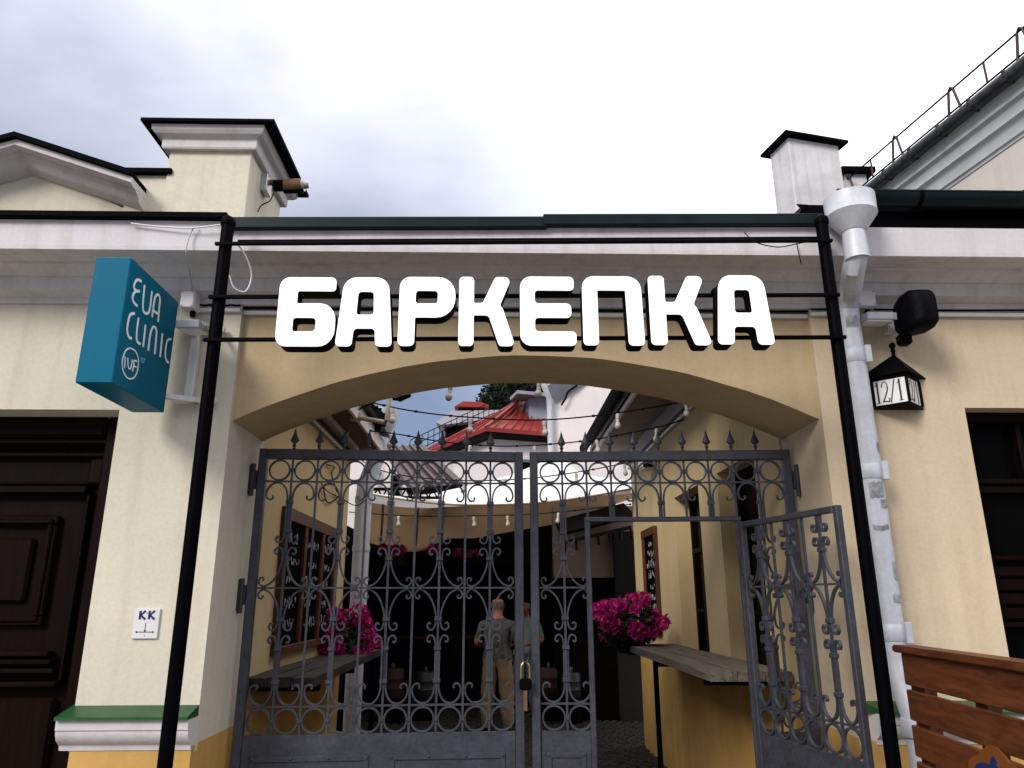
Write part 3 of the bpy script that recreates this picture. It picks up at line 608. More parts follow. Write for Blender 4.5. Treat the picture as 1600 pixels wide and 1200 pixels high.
for z in (3.01, 2.36, 1.545, 1.12):
    yy = py_ if z > 1.3 else 3.80
    MB().tube([(px_, yy, z - .04), (px_, yy, z - .036), (px_, yy, z + .036), (px_, yy, z + .04)], [.064, .067, .067, .064], 22).build('clamp', ZINC, DP, smooth=True)
    MB().box(px_ + .035, px_ + .068, yy - .075, yy - .045, z - .05, z + .05).build('clamp_tab', ZINC, DP, bevel=.003)
for z0, z1, a0_, a1_ in ((3.17, 3.235, -130, -70), (2.46, 2.51, -60, -20), (2.22, 2.30, -130, -60), (2.165, 2.21, -85, -45), (2.05, 2.075, -135, -60), (1.80, 1.89, -70, -35), (1.69, 1.73, -90, -35)):
    secs = []
    for k in range(7):
        a = R(a0_ + (a1_ - a0_) * k / 6); w = random.uniform(-.006, .006)
        secs.append([(px_ + .0635 * math.cos(a), py_ + .0635 * math.sin(a), z0 + w), (px_ + .0642 * math.cos(a), py_ + .0642 * math.sin(a), z0 + w), (px_ + .0642 * math.cos(a), py_ + .0642 * math.sin(a), z1 + w), (px_ + .0635 * math.cos(a), py_ + .0635 * math.sin(a), z1 + w)])
    MB().loft(secs).build('torn_sticker', ZINCD, DP)

# ---- speaker
SP = thing('wall_speaker', 'black outdoor speaker on the right wall above the number lantern', 'speaker', (2.32, 3.98, 3.1))
c = P(1427, 492, 3.80); sw = .082
secs = []
for q, (y, hx0, hx1, z0, z1) in enumerate(((3.90, -.07, .035, -.085, .075), (3.86, -.085, .055, -.115, .105), (3.80, -.09, .075, -.125, .13), (3.73, -.08, .085, -.12, .135), (3.69, -.05, .085, -.10, .12), (3.675, -.02, .075, -.075, .09))):
    secs.append([(c.x + x * .84, y, c.z + z * .88) for x, z in [(p.x, p.y) for p in rounded([(hx0, z0, .03), (hx1, z0, .03), (hx1, z1, .045), (hx0, z1, .035)], 4)]])
MB().loft(secs).build('cabinet', SPKR, SP, smooth=True)
MB().box(c.x - .05, c.x + .015, 3.86, 3.93, c.z - .145, c.z - .08).build('swivel', SPKR, SP, bevel=.01, seg=2)
MB().box(c.x - .075, c.x - .01, 3.93, 3.999, c.z - .05, c.z + .04).build('wall_bracket', PVC, SP, bevel=.006)

# ---- house number lantern: triangular in plan
LN = thing('number_lantern', 'black house number lantern reading 12/1 on the right wall', 'lantern', (2.27, 3.98, 2.75))
ba = P(1367, 643, 3.98); bb = P(1445, 643, 3.98); zb_ = ba.z + .01
lx0, lx1 = ba.x, bb.x; lxm = (lx0 + lx1) / 2 - .005; lyf = 3.855
lz1 = P(1362, 590, 3.97).z
base = [Vector((lx0, 3.985, 0)), Vector((lxm, lyf, 0)), Vector((lx1, 3.985, 0))]
cen = (base[0] + base[1] + base[2]) / 3
def tri(f): return [cen + (p - cen) * f for p in base]
MB().prism([p + Vector((0, 0, zb_)) for p in tri(1.0)], (0, 0, .02)).build('bottom_plate', RUBBER, LN, bevel=.002)
MB().prism([p + Vector((0, 0, lz1 - .02)) for p in tri(1.0)], (0, 0, .02)).build('top_plate', RUBBER, LN, bevel=.002)
for p in tri(.96): MB().box(p.x - .006, p.x + .006, p.y - .006, p.y + .006, zb_ + .02, lz1 - .02).build('corner_post', RUBBER, LN)
rb = tri(1.34); apx = Vector(((lx0 + lx1) / 2, 3.955, lz1 + .135))
MB().add([rb[0] + Vector((0, .0, lz1)), rb[1] + Vector((0, 0, lz1)), rb[2] + Vector((0, .0, lz1)), apx, rb[0] + Vector((0, 0, lz1 + .008)), rb[1] + Vector((0, 0, lz1 + .008)), rb[2] + Vector((0, 0, lz1 + .008))],
         [(0, 2, 1), (0, 1, 5, 4), (1, 2, 6, 5), (2, 0, 4, 6), (4, 5, 3), (5, 6, 3), (6, 4, 3)]).build('roof', RUBBER, LN)
MB().lathe([(.006, -.02), (.011, 0), (.009, .01), (.014, .02), (.009, .03), (.013, .038), (.019, .05), (.014, .064), (.003, .07)], apx, 12).build('finial', RUBBER, LN, smooth=True)
def serif(ch):   # strokes (polyline, width) in a unit box
    if ch == '1': return [([(.1, .82), (.25, .88), (.3, .98)], .05), ([(.3, 0), (.3, 1)], .13), ([(.1, .02), (.5, .02)], .04)]
    if ch == '2': return [([(.05, .72), (.12, .88), (.3, .98), (.5, .9), (.55, .72)], .07), ([(.55, .74), (.5, .55), (.3, .3), (.05, .04)], .10), ([(.03, .05), (.35, .06), (.58, .03), (.62, .2)], .09)]
    return [([(0, -.02), (.62, 1.02)], .085)]
for (A, B) in ((base[0], base[1]), (base[1], base[2])):
    A2, B2 = A + (B - A) * .06, A + (B - A) * .94; dirv = (B2 - A2); w = dirv.length; h = lz1 - zb_ - .045
    nrm = Vector((dirv.y, -dirv.x, 0)).normalized(); pos = A2 - nrm * .008 + Vector((0, 0, zb_ + .022))
    M = frame(pos, dirv, (0, 0, 1)); pn = MB().prism([M @ Vector(q) for q in ((0, 0, 0), (w, 0, 0), (w, h, 0), (0, h, 0))], -nrm * .004).build('pane', MILK, LN)
    M2 = frame(pos + nrm * .0005, dirv, (0, 0, 1)); mb = MB(); gh = h * .88; gy = h * .07; gx = w * .0; gw = w * .38
    for ch, xo, fw in (('1', .0, 1), ('2', .23, .95), ('/', .49, .75), ('1', .69, 1.05)):
        for pts, lw in serif(ch):
            q = [(gx + (xo * 1.0) * w + p[0] * gw * fw, gy + p[1] * gh) for p in pts]
            q = [(v.x, v.y) for v in smoothpts([Vector((*k, 0)) for k in q], 5)] if len(q) > 2 else q
            mb.v += []; sm = stroke_mb([q], lw * gw * 1.15, M2, .001); mb.add(sm.v, sm.f)
    mb.build('number', BLACKP, pn)

# ---- gas marker plaque
KP = thing('marker_plaque', 'small white plaque with K·K and an arrow on the cream wall', 'plaque', (P(229, 998, 3.995).x, 3.99, P(229, 998, 3.995).z))
a = P(211, 998, 3.995); b = P(245, 951, 3.995); a.x = P(229, 975, 3.995).x - .065; b.x = a.x + .128
MB().box(a.x, b.x, 3.988, 3.999, a.z, b.z).build('plate', PVC, KP, bevel=.002)
M = frame((a.x, 3.9875, a.z), (1, 0, 0), (0, 0, 1)); w, h = b.x - a.x, b.z - a.z
def kk(x): return [[(x, .64), (x, .93)], [(x + .2, .93), (x + .03, .78), (x + .22, .64)]]
st = [[(p[0] * w, p[1] * h) for p in s] for s in kk(.24) + kk(.60)]
stroke_mb(st, .0125, M, -.001).build('lettering', INK, KP)
st = [[(p[0] * w, p[1] * h) for p in s] for s in ([(.5, .52), (.5, .24)], [(.14, .22), (.86, .22)], [(.46, .28), (.5, .235), (.54, .28)], [(.2, .25), (.14, .22), (.2, .19)], [(.8, .25), (.86, .22), (.8, .19)], [(.48, .1), (.52, .1)], [(.485, .85), (.53, .85)])]
stroke_mb(st, .004, M, -.001).build('arrow', BLACKP, KP)['kind'] = 'stuff'
#@@GATE
# ================================================================== GATE
PITCH = .149; STILE = .05; ZT, ZB1, ZB2, ZB3, ZPAN = 2.588, 2.393, 1.778, 1.145, 1.003
RC1, RC2 = (2.528 + ZB1) / 2, (ZB3 + ZPAN) / 2 - .002
def ml(name, mb, smooth=False, bevel=0): return mb.mesh(name, GATE, None, smooth, bevel)
ring_top = ml('ring', MB().ring((2.528 - ZB1) / 2 - .003, .0100, .016), True)
ring_low = ml('ring', MB().ring((ZB3 - ZPAN) / 2 - .003, .0100, .016), True)
p_ = PITCH
A_pts = [(.043, 2.062), (.049, 2.070), (.058, 2.064), (.060, 2.050), (.050, 2.036), (.035, 2.034), (.022, 2.045), (.0135, 2.075), (.0125, 2.13), (.0125, 2.26), (.014, 2.31), (.026, 2.350), (.050, 2.377), (.078, 2.385), (.106, 2.376),
         (.128, 2.352), (.137, 2.322), (.134, 2.300), (.122, 2.286), (.105, 2.286), (.096, 2.297), (.101, 2.308)]
B_pts = [(.042, 1.975), (.048, 1.966), (.058, 1.972), (.061, 1.986), (.052, 2.001), (.036, 2.004), (.021, 1.992), (.0135, 1.965), (.0125, 1.94), (.016, 1.912), (.029, 1.868), (.052, 1.825), (.080, 1.798), (.108, 1.788), (.126, 1.794), (.137, 1.812),
         (.132, 1.830), (.119, 1.836), (.110, 1.827), (.115, 1.817)]
def strap_mesh(pts, flip, low):
    q = [(-x if flip else x, (ZB2 - (z - ZB2) * (ZB2 - ZB3) / (ZB1 - ZB2)) if low else z) for x, z in pts]
    return ml('scroll', MB().strap([(v.x, v.y) for v in smoothpts([Vector((*k, 0)) for k in q], 3)], .0092, .018))
STR = [strap_mesh(pp, fl, lo) for pp in (A_pts, B_pts) for fl in (0, 1) for lo in (0, 1)]
# plain (short) units keep only the top arch scrolls when cut by the wicket opening
COLL = ml('collar', MB().box(-.021, .021, -.014, .014, -.011, .011), bevel=.002)
COLH = ml('collar', MB().box(-.011, .011, -.013, .013, -.011, .011), bevel=.002)
def spear_mesh():
    mb = MB(); prof = [(.010, 0), (.010, .008), (.006, .012), (.010, .020), (.013, .026), (.009, .033), (.006, .038)]
    mb.lathe(prof, (0, 0, 0), 10); pr = [(.007, .036), (.022, .050), (.027, .056), (.019, .072), (.010, .096), (.0045, .118), (.001, .132)]
    mb.lathe(pr, (0, 0, 0), 8, 1, .5); return ml('spear_finial', mb, True)
SPEAR = spear_mesh()
ARCHCUT = [ml('scroll', MB().strap([(fl * .0125, 2.188)] + [(fl * v.x, v.y) for v in smoothpts([Vector((*k, 0)) for k in A_pts if k[1] > 2.2], 3)], .0092, .018)) for fl in (1, -1)]
def unit(parent, s, ux, top=True, low=True):
    """scroll work around one bundled bar standing at ux; s mirrors"""
    def U(me, z=0, dx=0):
        o = inst(me.name.split('.')[0], me, parent, (s * (ux) + dx + random.uniform(-.0012, .0012), random.uniform(-.001, .001), z + random.uniform(-.001, .001)), (random.uniform(-.01, .01), 0, random.uniform(-.02, .02)))
    for k, me in enumerate(STR):
        isB = k >= 4; lo = k & 1
        if not low: continue
        U(me)
    if not low:
        for me in ARCHCUT: U(me)
    for z in ((2.27, 2.10, 1.945) if low else (2.27,)): U(COLL, z)
    if low:
        for z in (2.10, 1.945, 2.27): U(COLL, ZB2 - (z - ZB2) * (ZB2 - ZB3) / (ZB1 - ZB2))
        for q in (-1, 1): U(COLH, ZB2, q * .108)
def vbar(parent, s, u, z0, z1, w=.012): MB().box(-w / 2, w / 2, -w / 2, w / 2, z0, z1)
def local_part(parent, name, mb, bevel=.003, m=None, smooth=False):
    me = mb.mesh(name, m or GATE, None, smooth, bevel); return inst(name, me, parent, (0, 0, 0))
def leaf(name, label, s, hinge, ang, wicket):
    Lf = thing(name, label, 'gate', hinge); Lf.rotation_euler = (0, 0, ang)
    def X(a, b): return (min(s * a, s * b), max(s * a, s * b))
    def bx(nm, u0, u1, z0, z1, d=.05, bev=.004, y=0): x = X(u0, u1); return local_part(Lf, nm, MB().box(x[0], x[1], y - d / 2, y + d / 2, z0, z1), bev)
    Wd = 2 * STILE + 10 * PITCH
    bx('stile', 0, STILE, .08, ZT); bx('stile', Wd - STILE, Wd, .08, ZT)
    bx('top_rail', STILE + .0005, Wd - STILE - .0005, 2.528, ZT - .001)
    def bm(k): return STILE + k * PITCH
    wk = (2, 8) if wicket else None      # opening between thin bars 2 and 8 (counted from the hinge)
    zw = 2.175
    for k in range(10):
        inst('ring', ring_top, Lf, (s * (bm(k) + PITCH / 2), 0, RC1))
        if not wk or k < 2 or k >= 8: inst('ring', ring_low, Lf, (s * (bm(k) + PITCH / 2), 0, RC2))
        if k:
            inst('spear_finial', SPEAR, Lf, (s * bm(k), 0, ZT - .001))
            z0 = ZPAN if not (wk and 2 < k < 8) else zw + .012
            thick = k % 2
            if not (wk and k in (2, 8)) : bx('bar', bm(k) - .006, bm(k) + .006, z0, 2.528, .012, 0)
            else: bx('bar', bm(k) - .006, bm(k) + .006, zw + .012, 2.528, .012, 0)
            inst('collar', COLH, Lf, (s * bm(k), 0, RC1))
            if not wk or k < 2 or k > 8: inst('collar', COLH, Lf, (s * bm(k), 0, RC2))
            if thick: unit(Lf, s, bm(k), True, not (wk and 2 < k < 8))
    def hb(z, u0, u1): bx('cross_bar', u0, u1, z - .005, z + .005, .010, 0)
    hb(ZB1, STILE, Wd - STILE)
    spans = [(0, 10)] if not wk else [(0, 2), (8, 10)]
    for a, b in spans:
        u0 = bm(a); u1 = bm(b)
        if wk and b == 2: u1 -= .02
        if wk and a == 8: u0 += .02
        hb(ZB2, u0, u1); hb(ZB3, u0, u1)
        bx('bottom_panel', u0 + .0005, u1 - .0005, .12, ZPAN, .02, .002)
        nn = 2 if b - a > 4 else 1
        for q in range(nn):
            v0 = u0 + .03 + q * (u1 - u0) / nn; v1 = u0 + (q + 1) * (u1 - u0) / nn - .03
            if b - a > 4: v0 += .02; v1 -= .03
            for (c0, c1, z0, z1) in ((v0, v1, .87, .90), (v0, v0 + .028, .25, .8695), (v1 - .028, v1, .25, .8695), (v0 + .03, v1 - .03, .25, .28)): bx('panel_strip', c0, c1, z0, z1, .008, .002, -.0145)
            nb = 4 if nn == 2 else 2
            for j in range(nb):
                rv = local_part(Lf, 'rivet', MB().lathe([(.008, 0), (.006, .004), (.001, .006)], (0, 0, 0), 8), 0, None, True)
                rv.location = (s * (v0 + .014 + j * (v1 - v0 - .028) / (nb - 1)), -.0185, .885); rv.rotation_euler = (R(90), 0, 0)
    if wk:
        bx('wicket_lintel', bm(2) - .02, bm(8) + .02, zw - .016, zw + .012, .034)
        bx('wicket_post', bm(2) - .02, bm(2) + .012, .08, zw - .0165, .034); bx('wicket_post', bm(8) - .012, bm(8) + .02, .08, zw - .0165, .034)
    for z in (2.40, 1.74, .6):
        h = local_part(Lf, 'hinge', MB().box(*X(-.035, .0), -.045, .0, z - .055, z + .055).box(*X(-.05, -.02), -.05, -.01, z - .085, z + .085), .004, HINGE)
        local_part(Lf, 'hinge_pin', MB().tube([(s * -.02, -.045, z - .10), (s * -.02, -.045, z + .09)], .014, 10), 0, HINGE, True)
    return Lf
LX, RX = -1.412, 1.806
GL = leaf('gate_leaf', 'left grey wrought iron gate leaf with scrolls, rings and spear points', 1, (LX, 4.45, 0), math.asin(.09 / 1.59), False)
GR = leaf('gate_leaf', 'right grey wrought iron gate leaf holding the open wicket doorway', -1, (RX, 4.45, 0), -math.asin(.09 / 1.59), True)
# gate hinge plates are fixed to the wall on the inner side
# wicket door, swung out towards the street
bmx = STILE + 2 * PITCH
hu = Vector((-(STILE + 2 * PITCH) + .01, 0, 0)); hu.rotate(GR.rotation_euler); hp = Vector((RX, 4.45, 0)) + hu + Vector((0, -.03, 0))
WKW = 6 * PITCH - .03
tip = P(1308, 803, 3.62); ang = math.atan2(tip.y - hp.y, tip.x - hp.x)
WD = thing('wicket_door', 'narrow wrought iron wicket door standing open beside the right post', 'gate', hp); WD.rotation_euler = (0, 0, ang)
def wb(nm, u0, u1, z0, z1, d=.036, bev=.003): return local_part(WD, nm, MB().box(u0, u1, -d / 2, d / 2, z0, z1), bev)
zt_ = 2.148
wb('stile', 0, .03, .1, zt_); wb('stile', WKW - .03, WKW, .1, zt_); wb('top_rail', .0305, WKW - .0305, zt_ - .032, zt_ - .0005)
pw = (WKW - .06) / 6
for k in range(1, 6): wb('bar', .03 + k * pw - .006, .03 + k * pw + .006, ZPAN, zt_ - .032, .012, 0)
for k in range(6): inst('ring', ring_low, WD, (.03 + (k + .5) * pw, 0, RC2))
for k in (1, 3, 5):
    ux = .03 + k * pw
    for i, me in enumerate(STR):
        if i in (0, 2): continue            # the top arch is cut away by the rail
        inst('scroll', me, WD, (ux, 0, 0), None, (pw / PITCH, 1, 1))
    for z in (1.945,): inst('collar', COLL, WD, (ux, 0, z))
    for z in (2.27, 2.10, 1.945): inst('collar', COLL, WD, (ux, 0, ZB2 - (z - ZB2) * (ZB2 - ZB3) / (ZB1 - ZB2)))
    for q in (-1, 1): inst('collar', COLH, WD, (ux + q * .105, 0, ZB2))
cut = [(x, z) for x, z in A_pts if z < 2.112]
for fl in (1, -1):
    me = ml('scroll', MB().strap([(fl * v.x, v.y) for v in smoothpts([Vector((*k, 0)) for k in cut], 3)] + [(fl * .0125, zt_ - .033)], .0092, .018))
    for k in (1, 3, 5): inst('scroll', me, WD, (.03 + k * pw, 0, 0), None, (pw / PITCH, 1, 1))
for z in (ZB2, ZB3): wb('cross_bar', .03, WKW - .03, z - .005, z + .005, .010, 0)
wb('bottom_panel', .0305, WKW - .0305, .12, ZPAN, .014, .002)
for z in (1.9, .5): local_part(WD, 'hinge', MB().tube([(0, .0, z - .05), (0, .0, z + .05)], .026, 10), 0, HINGE, True)
# padlock on its chain link
pk = P(821, 1050, 4.44); zc = P(821, 1066, 4.47).z
PL = thing('padlock', 'black padlock with brass shackle hanging where the gate leaves meet', 'padlock', (P(821, 1066, 4.47).x, 4.47, zc))
xk = P(821, 1066, 4.47).x
MB().box(xk - .034, xk + .034, 4.455, 4.483, zc - .042, zc + .02).build('body', RUBBER, PL, bevel=.008, seg=2)
MB().tube([(xk - .024, 4.469, zc + .02), (xk - .024, 4.469, zc + .075)] + [(xk - .024 * math.cos(R(a)), 4.469, zc + .075 + .03 * math.sin(R(a))) for a in range(15, 180, 15)] + [(xk + .024, 4.469, zc + .075), (xk + .024, 4.469, zc + .02)], .0055, 8).build('shackle', BRASS, PL, smooth=True)
MB().tube([(xk - .02, 4.48, zc + .13), (xk - .005, 4.46, zc + .105), (xk + .005, 4.46, zc + .105), (xk + .02, 4.48, zc + .13)], .006, 8).build('chain_link', STEEL, PL, smooth=True)
MB().box(xk - .011, xk + .011, 4.462, 4.476, zc - .15, zc - .043).build('hanging_tag', RUST, PL, bevel=.003)

# ================================================================== SLATTED WOODEN SCREEN, lower right
FS = thing('slatted_screen', 'reddish brown slatted wooden terrace screen beside the downpipe', 'wooden screen', (1.8, 2.8, 0))
fa = P(1407, 1018, 3.58); fd = Vector((-.115, -1, 0)).normalized(); fn = Vector((-fd.y, fd.x, 0)); fn = Vector((1, -.115, 0)).normalized()
flen = 1.9
z = fa.z - .006
ztop = fa.z
def fpt(s, q, zz): v = Vector((fa.x, fa.y, 0)) + fd * s + fn * q; return Vector((v.x, v.y, zz))
c = fpt(flen / 2 - .02, .03, ztop + .012)
MB().obox(c, fd, fn, (0, 0, 1), flen + .04, .105, .032).build('cap_rail', FENCEW, FS, bevel=.006, seg=2)
z = ztop - .006
i = 0
while z > .2:
    h = .135 if i == 0 else .128
    MB().obox(fpt(flen / 2, .012 + random.uniform(-.001, .001), z - h / 2), fd, fn, (0, 0, 1), flen, .024, h).build('plank', FENCEW, FS, bevel=.004)
    z -= h + .020; i += 1
for s in (.07, .62, 1.25, 1.85): MB().obox(fpt(s, .05, (ztop - .01) / 2), fd, fn, (0, 0, 1), .14 if s < .1 else .09, .05, ztop - .02).build('post', FENCEW, FS)
# emblem plaque
s0 = .83; zc = ztop - .345
q = PX(1585, 1190, fa.x - .08)
sp = lambda px, py: px
M = frame(fpt(.50, .0, ztop - .47), fd, (0, 0, 1))
ol = rounded([(2.1 * x, y, r) for x, y, r in [(.0, -.1, .03), (.0, .11, .05), (.05, .15, .04), (.085, .195, .04), (.115, .195, .04), (.145, .16, .04), (.25, .12, .05), (.25, -.1, .03)]])
pq = flat_shape('emblem_plaque', [[(p.x, p.y) for p in ol]], .008, PLAQO, FS, M)
M2 = frame(fpt(.50, -.0055, ztop - .47), fd, (0, 0, 1))
bl = [(.025, .06), (.02, .09), (.035, .12), (.06, .135), (.085, .137), (.09, .16), (.10, .17), (.108, .16), (.106, .14), (.14, .125), (.20, .12), (.225, .09), (.22, .06), (.20, .075), (.17, .06), (.15, .08), (.12, .055), (.10, .085), (.085, .06), (.07, .095), (.05, .06), (.04, .09)]
flat_shape('emblem', [[(2.1 * x, y - .01) for x, y in bl]], .003, INK, pq, M2)
#@@ALLEY
# ================================================================== ALLEY
AL = thing('left_side_wing', 'yellow plastered wing on the left of the alley behind the gate', 'building', (-3, 6, 0))
MB().box(-5, -1.48, 4.62, 7.62, 1.20, 3.235).build('wall', YELLOW, AL, bevel=.008)
MB().box(-5, -1.47, 4.62, 7.63, 0, 1.198).build('plinth', OCHRE, AL, bevel=.008)
MB().box(-1.55, -1.18, 4.62, 7.75, 3.24, 3.27).build('eave_soffit', mat('brown_soffit_boards', (.12, .085, .055), .8, var=.2, vscale=6), AL)
MB().box(-1.205, -1.178, 4.62, 7.76, 3.21, 3.36).build('eave_fascia', WHITEW, AL, bevel=.004)
MB().add([(-1.10, 4.62, 3.37), (-1.10, 7.8, 3.37), (-5, 7.8, 4.4), (-5, 4.62, 4.4)], [(0, 1, 2, 3)]).build('roof', BRNROOF, AL)
MB().tube([(-1.46, 4.62, 3.10), (-1.46, 7.6, 3.10)], .018, 8).build('pipe', SOCK, AL, smooth=True)
MB().tube([(-1.44, 4.62, 3.145), (-1.44, 7.6, 3.145)], .014, 8).build('pipe', RUBBER, AL, smooth=True)
MB().box(-1.49, -1.40, 4.7, 7.6, 3.19, 3.235).build('eave_moulding', MOULDG, AL)
AR = thing('right_side_wing', 'yellow plastered wing with recessed windows on the right of the alley', 'building', (3, 7, 0))
WY = ((5.11, 6.0), (6.58, 7.49)); XW = 1.82
mb = MB()
for y0, y1 in ((4.62, 5.11), (6.0, 6.58), (7.49, 9.8)): mb.box(XW, 2.3, y0, y1, 1.2, 2.7)
mb.box(XW, 2.3, 4.62, 9.8, 2.7, 3.62)
mb.build('wall', YELLOW, AR)
MB().box(XW + .012, 2.3, 4.62, 9.78, 0, 1.198).build('plinth', OCHRE, AR)
MB().box(2.31, 5, 4.62, 9.8, 0, 3.6).build('core_wall', BLACKIN, AR)
for y0, y1 in WY:
    wn = MB().box(2.0, 2.01, y0, y1, 1.2, 2.7).build('window', GLASS, AR)
    for (a, b, c0, c1) in ((y0, y0 + .05, 1.2, 2.7), (y1 - .05, y1, 1.2, 2.7), (y0 + .05, y1 - .05, 2.64, 2.7), (y0 + .05, y1 - .05, 2.15, 2.19), ((y0 + y1) / 2 - .02, (y0 + y1) / 2 + .02, 1.2, 2.15), (y0 + .05, y1 - .05, 1.6, 1.63)):
        MB().box(1.965, 1.999, a, b, c0, c1).build('window_bar', DOORW, wn)
MB().box(1.30, 1.95, 4.62, 9.9, 3.60, 3.64).build('eave_soffit', mat('grey_soffit', (.20, .17, .14), .8, var=.2, vscale=6), AR)
MB().box(1.30, 1.33, 4.62, 9.9, 3.55, 3.70).build('eave_fascia', WHITEW, AR)
MB().add([(1.20, 4.62, 3.71), (1.20, 9.95, 3.71), (5, 9.95, 4.9), (5, 4.62, 4.9)], [(0, 1, 2, 3)]).build('roof', BLKTIN, AR)
MB().prism([(1.21 + .05 * math.cos(R(a)), 4.62, 3.68 + .05 * math.sin(R(a))) for a in range(180, 361, 20)] + [(1.26, 4.62, 3.72), (1.16, 4.62, 3.72)], (0, 5.3, 0)).build('gutter', BLKTIN, AR)
MB().box(1.76, 1.83, 4.62, 9.8, 3.44, 3.595).build('eave_moulding', GREYTIN, AR)
MB().tube([(1.80, 4.62, 3.40), (1.80, 9.8, 3.40)], .022, 8).build('pipe', SOCK, AR, smooth=True)
MB().tube([(1.78, 4.62, 3.46), (1.78, 9.8, 3.46)], .014, 8).build('pipe', RUBBER, AR, smooth=True)
MB().box(1.55, 1.80, 4.63, 4.66, 2.4, 3.0)
# small camera box under right eave
o = thing('eave_lamp', 'white bulkhead lamp under the right alley eave', 'lamp', (1.72, 7.9, 3.1)); c = PX(1010, 727, 1.72)
MB().box(c.x - .08, c.x + .09, c.y - .1, c.y + .1, c.z - .05, c.z + .06).build('housing', PVC, o, bevel=.02, seg=2); MB().box(c.x - .06, c.x + .05, c.y - .115, c.y - .10, c.z - .04, c.z + .02).build('lens', GLASS, o)
MB().box(c.x, c.x + .1, c.y - .02, c.y + .02, c.z + .061, c.z + .16).build('bracket', PVC, o)

# shelves
def shelf(name, label, x0, x1, y0, y1, z, legs, wm_=None):
    o = thing(name, label, 'shelf', ((x0 + x1) / 2, (y0 + y1) / 2, 0)); n = 3; w = (x1 - x0) / n
    for k in range(n):
        secs = []
        for j in range(13):
            yy = y0 + (y1 - y0) * j / 12; a = x0 + k * w + .004 + random.uniform(-.003, .003); b = x0 + (k + 1) * w - .004 + random.uniform(-.003, .003); dz = random.uniform(-.003, .003)
            secs.append([(a, yy, z - .055), (b, yy, z - .055), (b, yy, z + dz), (a, yy, z + dz)])
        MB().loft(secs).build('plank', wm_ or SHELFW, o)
    for (lx, ly) in legs: MB().box(lx - .02, lx + .02, ly - .02, ly + .02, 0, z - .056).build('leg', SIGNBLK, o)
    for ly in (y0 + .2, (y0 + y1) / 2, y1 - .2): MB().box(x0 + .02, x1 - .01, ly - .02, ly + .02, z - .095, z - .056).build('bearer', SIGNBLK, o)
shelf('wall_shelf', 'weathered plank bar shelf along the right alley wall', 1.30, 1.81, 4.75, 7.9, 1.29, [(1.47, 7.15)])
shelf('wall_shelf', 'weathered plank bar shelf along the left alley wall under the chalkboards', -1.475, -1.06, 4.75, 7.5, 1.27, [(-1.1, 7.3)], wood('shaded_weathered_plank', (.05, .04, .03), (.010, .008, .006), .8, axis=1, scale=1.0, bump=.7))  # same weathered planks, darkened in colour to carry the shade on this side

# chalkboards
def scribble(x0, x1, y, h):
    pts = []; x = x0; sts = []
    while x < x1:
        n = random.randint(3, 6); pts = [(x + random.uniform(0, h * .6), y + random.uniform(0, h)) for _ in range(n)]; sts.append([(v.x, v.y) for v in smoothpts([Vector((*p, 0)) for p in pts], 3)]); x += h * random.uniform(.55, .9)
    return sts
def chalkboard(label, x, sgn, y0, y1, z0, z1, posts, rows):
    o = thing('chalkboard', label, 'chalkboard', (x, (y0 + y1) / 2, z0)); n = len(posts) - 1
    def bx(nm, ya, yb, za, zb, d0, d1, m): a, b = sorted((x + sgn * d0, x + sgn * d1)); return MB().box(a, b, ya, yb, za, zb).build(nm, m, o, bevel=.003)
    bx('frame_bar', y0, y1, z1 - .09, z1, .0, .045, BOARDW); bx('frame_bar', y0, y1, z0, z0 + .05, .0, .045, BOARDW)
    for k, yp in enumerate(posts): bx('frame_post', yp - .04, yp + .04, z0 + .0505, z1 - .0905, .0, .04, BOARDW)
    for k in range(n):
        ya, yb = posts[k] + .041, posts[k + 1] - .041; pn = bx('slate', ya, yb, z0 + .0505, z1 - .0905, .0, .02, SLATE)
        M = frame((x + sgn * .0205, ya, z0 + .05), (0, 1, 0), (0, 0, 1)); 
        H = z1 - z0 - .14; st = []
        for r_ in range(rows):
            hh = .075 * random.uniform(.7, 1.3); st += scribble((yb - ya) * random.uniform(.08, .3), (yb - ya) * random.uniform(.5, .85), H * (1 - (r_ + 1) / (rows + .6)), hh)
        sm = stroke_mb(st, .008, M, sgn * .002); tag(sm.build('chalk_writing', CHALK, pn), kind='stuff')
chalkboard('tall three panel chalkboard menu with brown frame on the left alley wall', -1.48, 1, 5.25, 7.0, 1.36, 2.345, [5.29, 5.86, 6.46, 6.96], 5)
chalkboard('narrow chalkboard menu on the right alley wall above pink flowers', 1.82, -1, 8.36, 9.1, 1.35, 2.51, [8.40, 9.06], 8)

# downpipe in the left of the alley
o = thing('alley_downpipe', 'white downpipe with hopper at the far end of the left wing', 'downpipe', (-1.3, 7.9, 0))
hpX = P(593, 672, 7.9); bt = P(561, 900, 7.9)
MB().lathe([(.19, .22), (.195, .22), (.19, .06), (.11, -.04), (.10, -.04)], (hpX.x, 7.9, hpX.z), 20).build('hopper', ZINC, o, smooth=True)
MB().tube([(hpX.x, 7.9, hpX.z - .03), (hpX.x, 7.9, hpX.z - .25), (bt.x + .03, 7.82, hpX.z - .62), (bt.x + .02, 7.82, hpX.z - .8)], .09, 16).build('offset_bend', ZINC, o, smooth=True)
MB().tube([(bt.x + .02, 7.82, hpX.z - .72), (bt.x + .02, 7.82, 1.6), (bt.x + .02, 7.82, 1.0), (bt.x + .02, 7.82, .1)], .085, 16).build('pipe', ZINC, o, smooth=True)
for z in (2.7, 2.2, 1.5): MB().tube([(bt.x + .02, 7.82, z), (bt.x + .02, 7.82, z + .05)], .092, 16).build('clamp', ZINC, o, smooth=True)
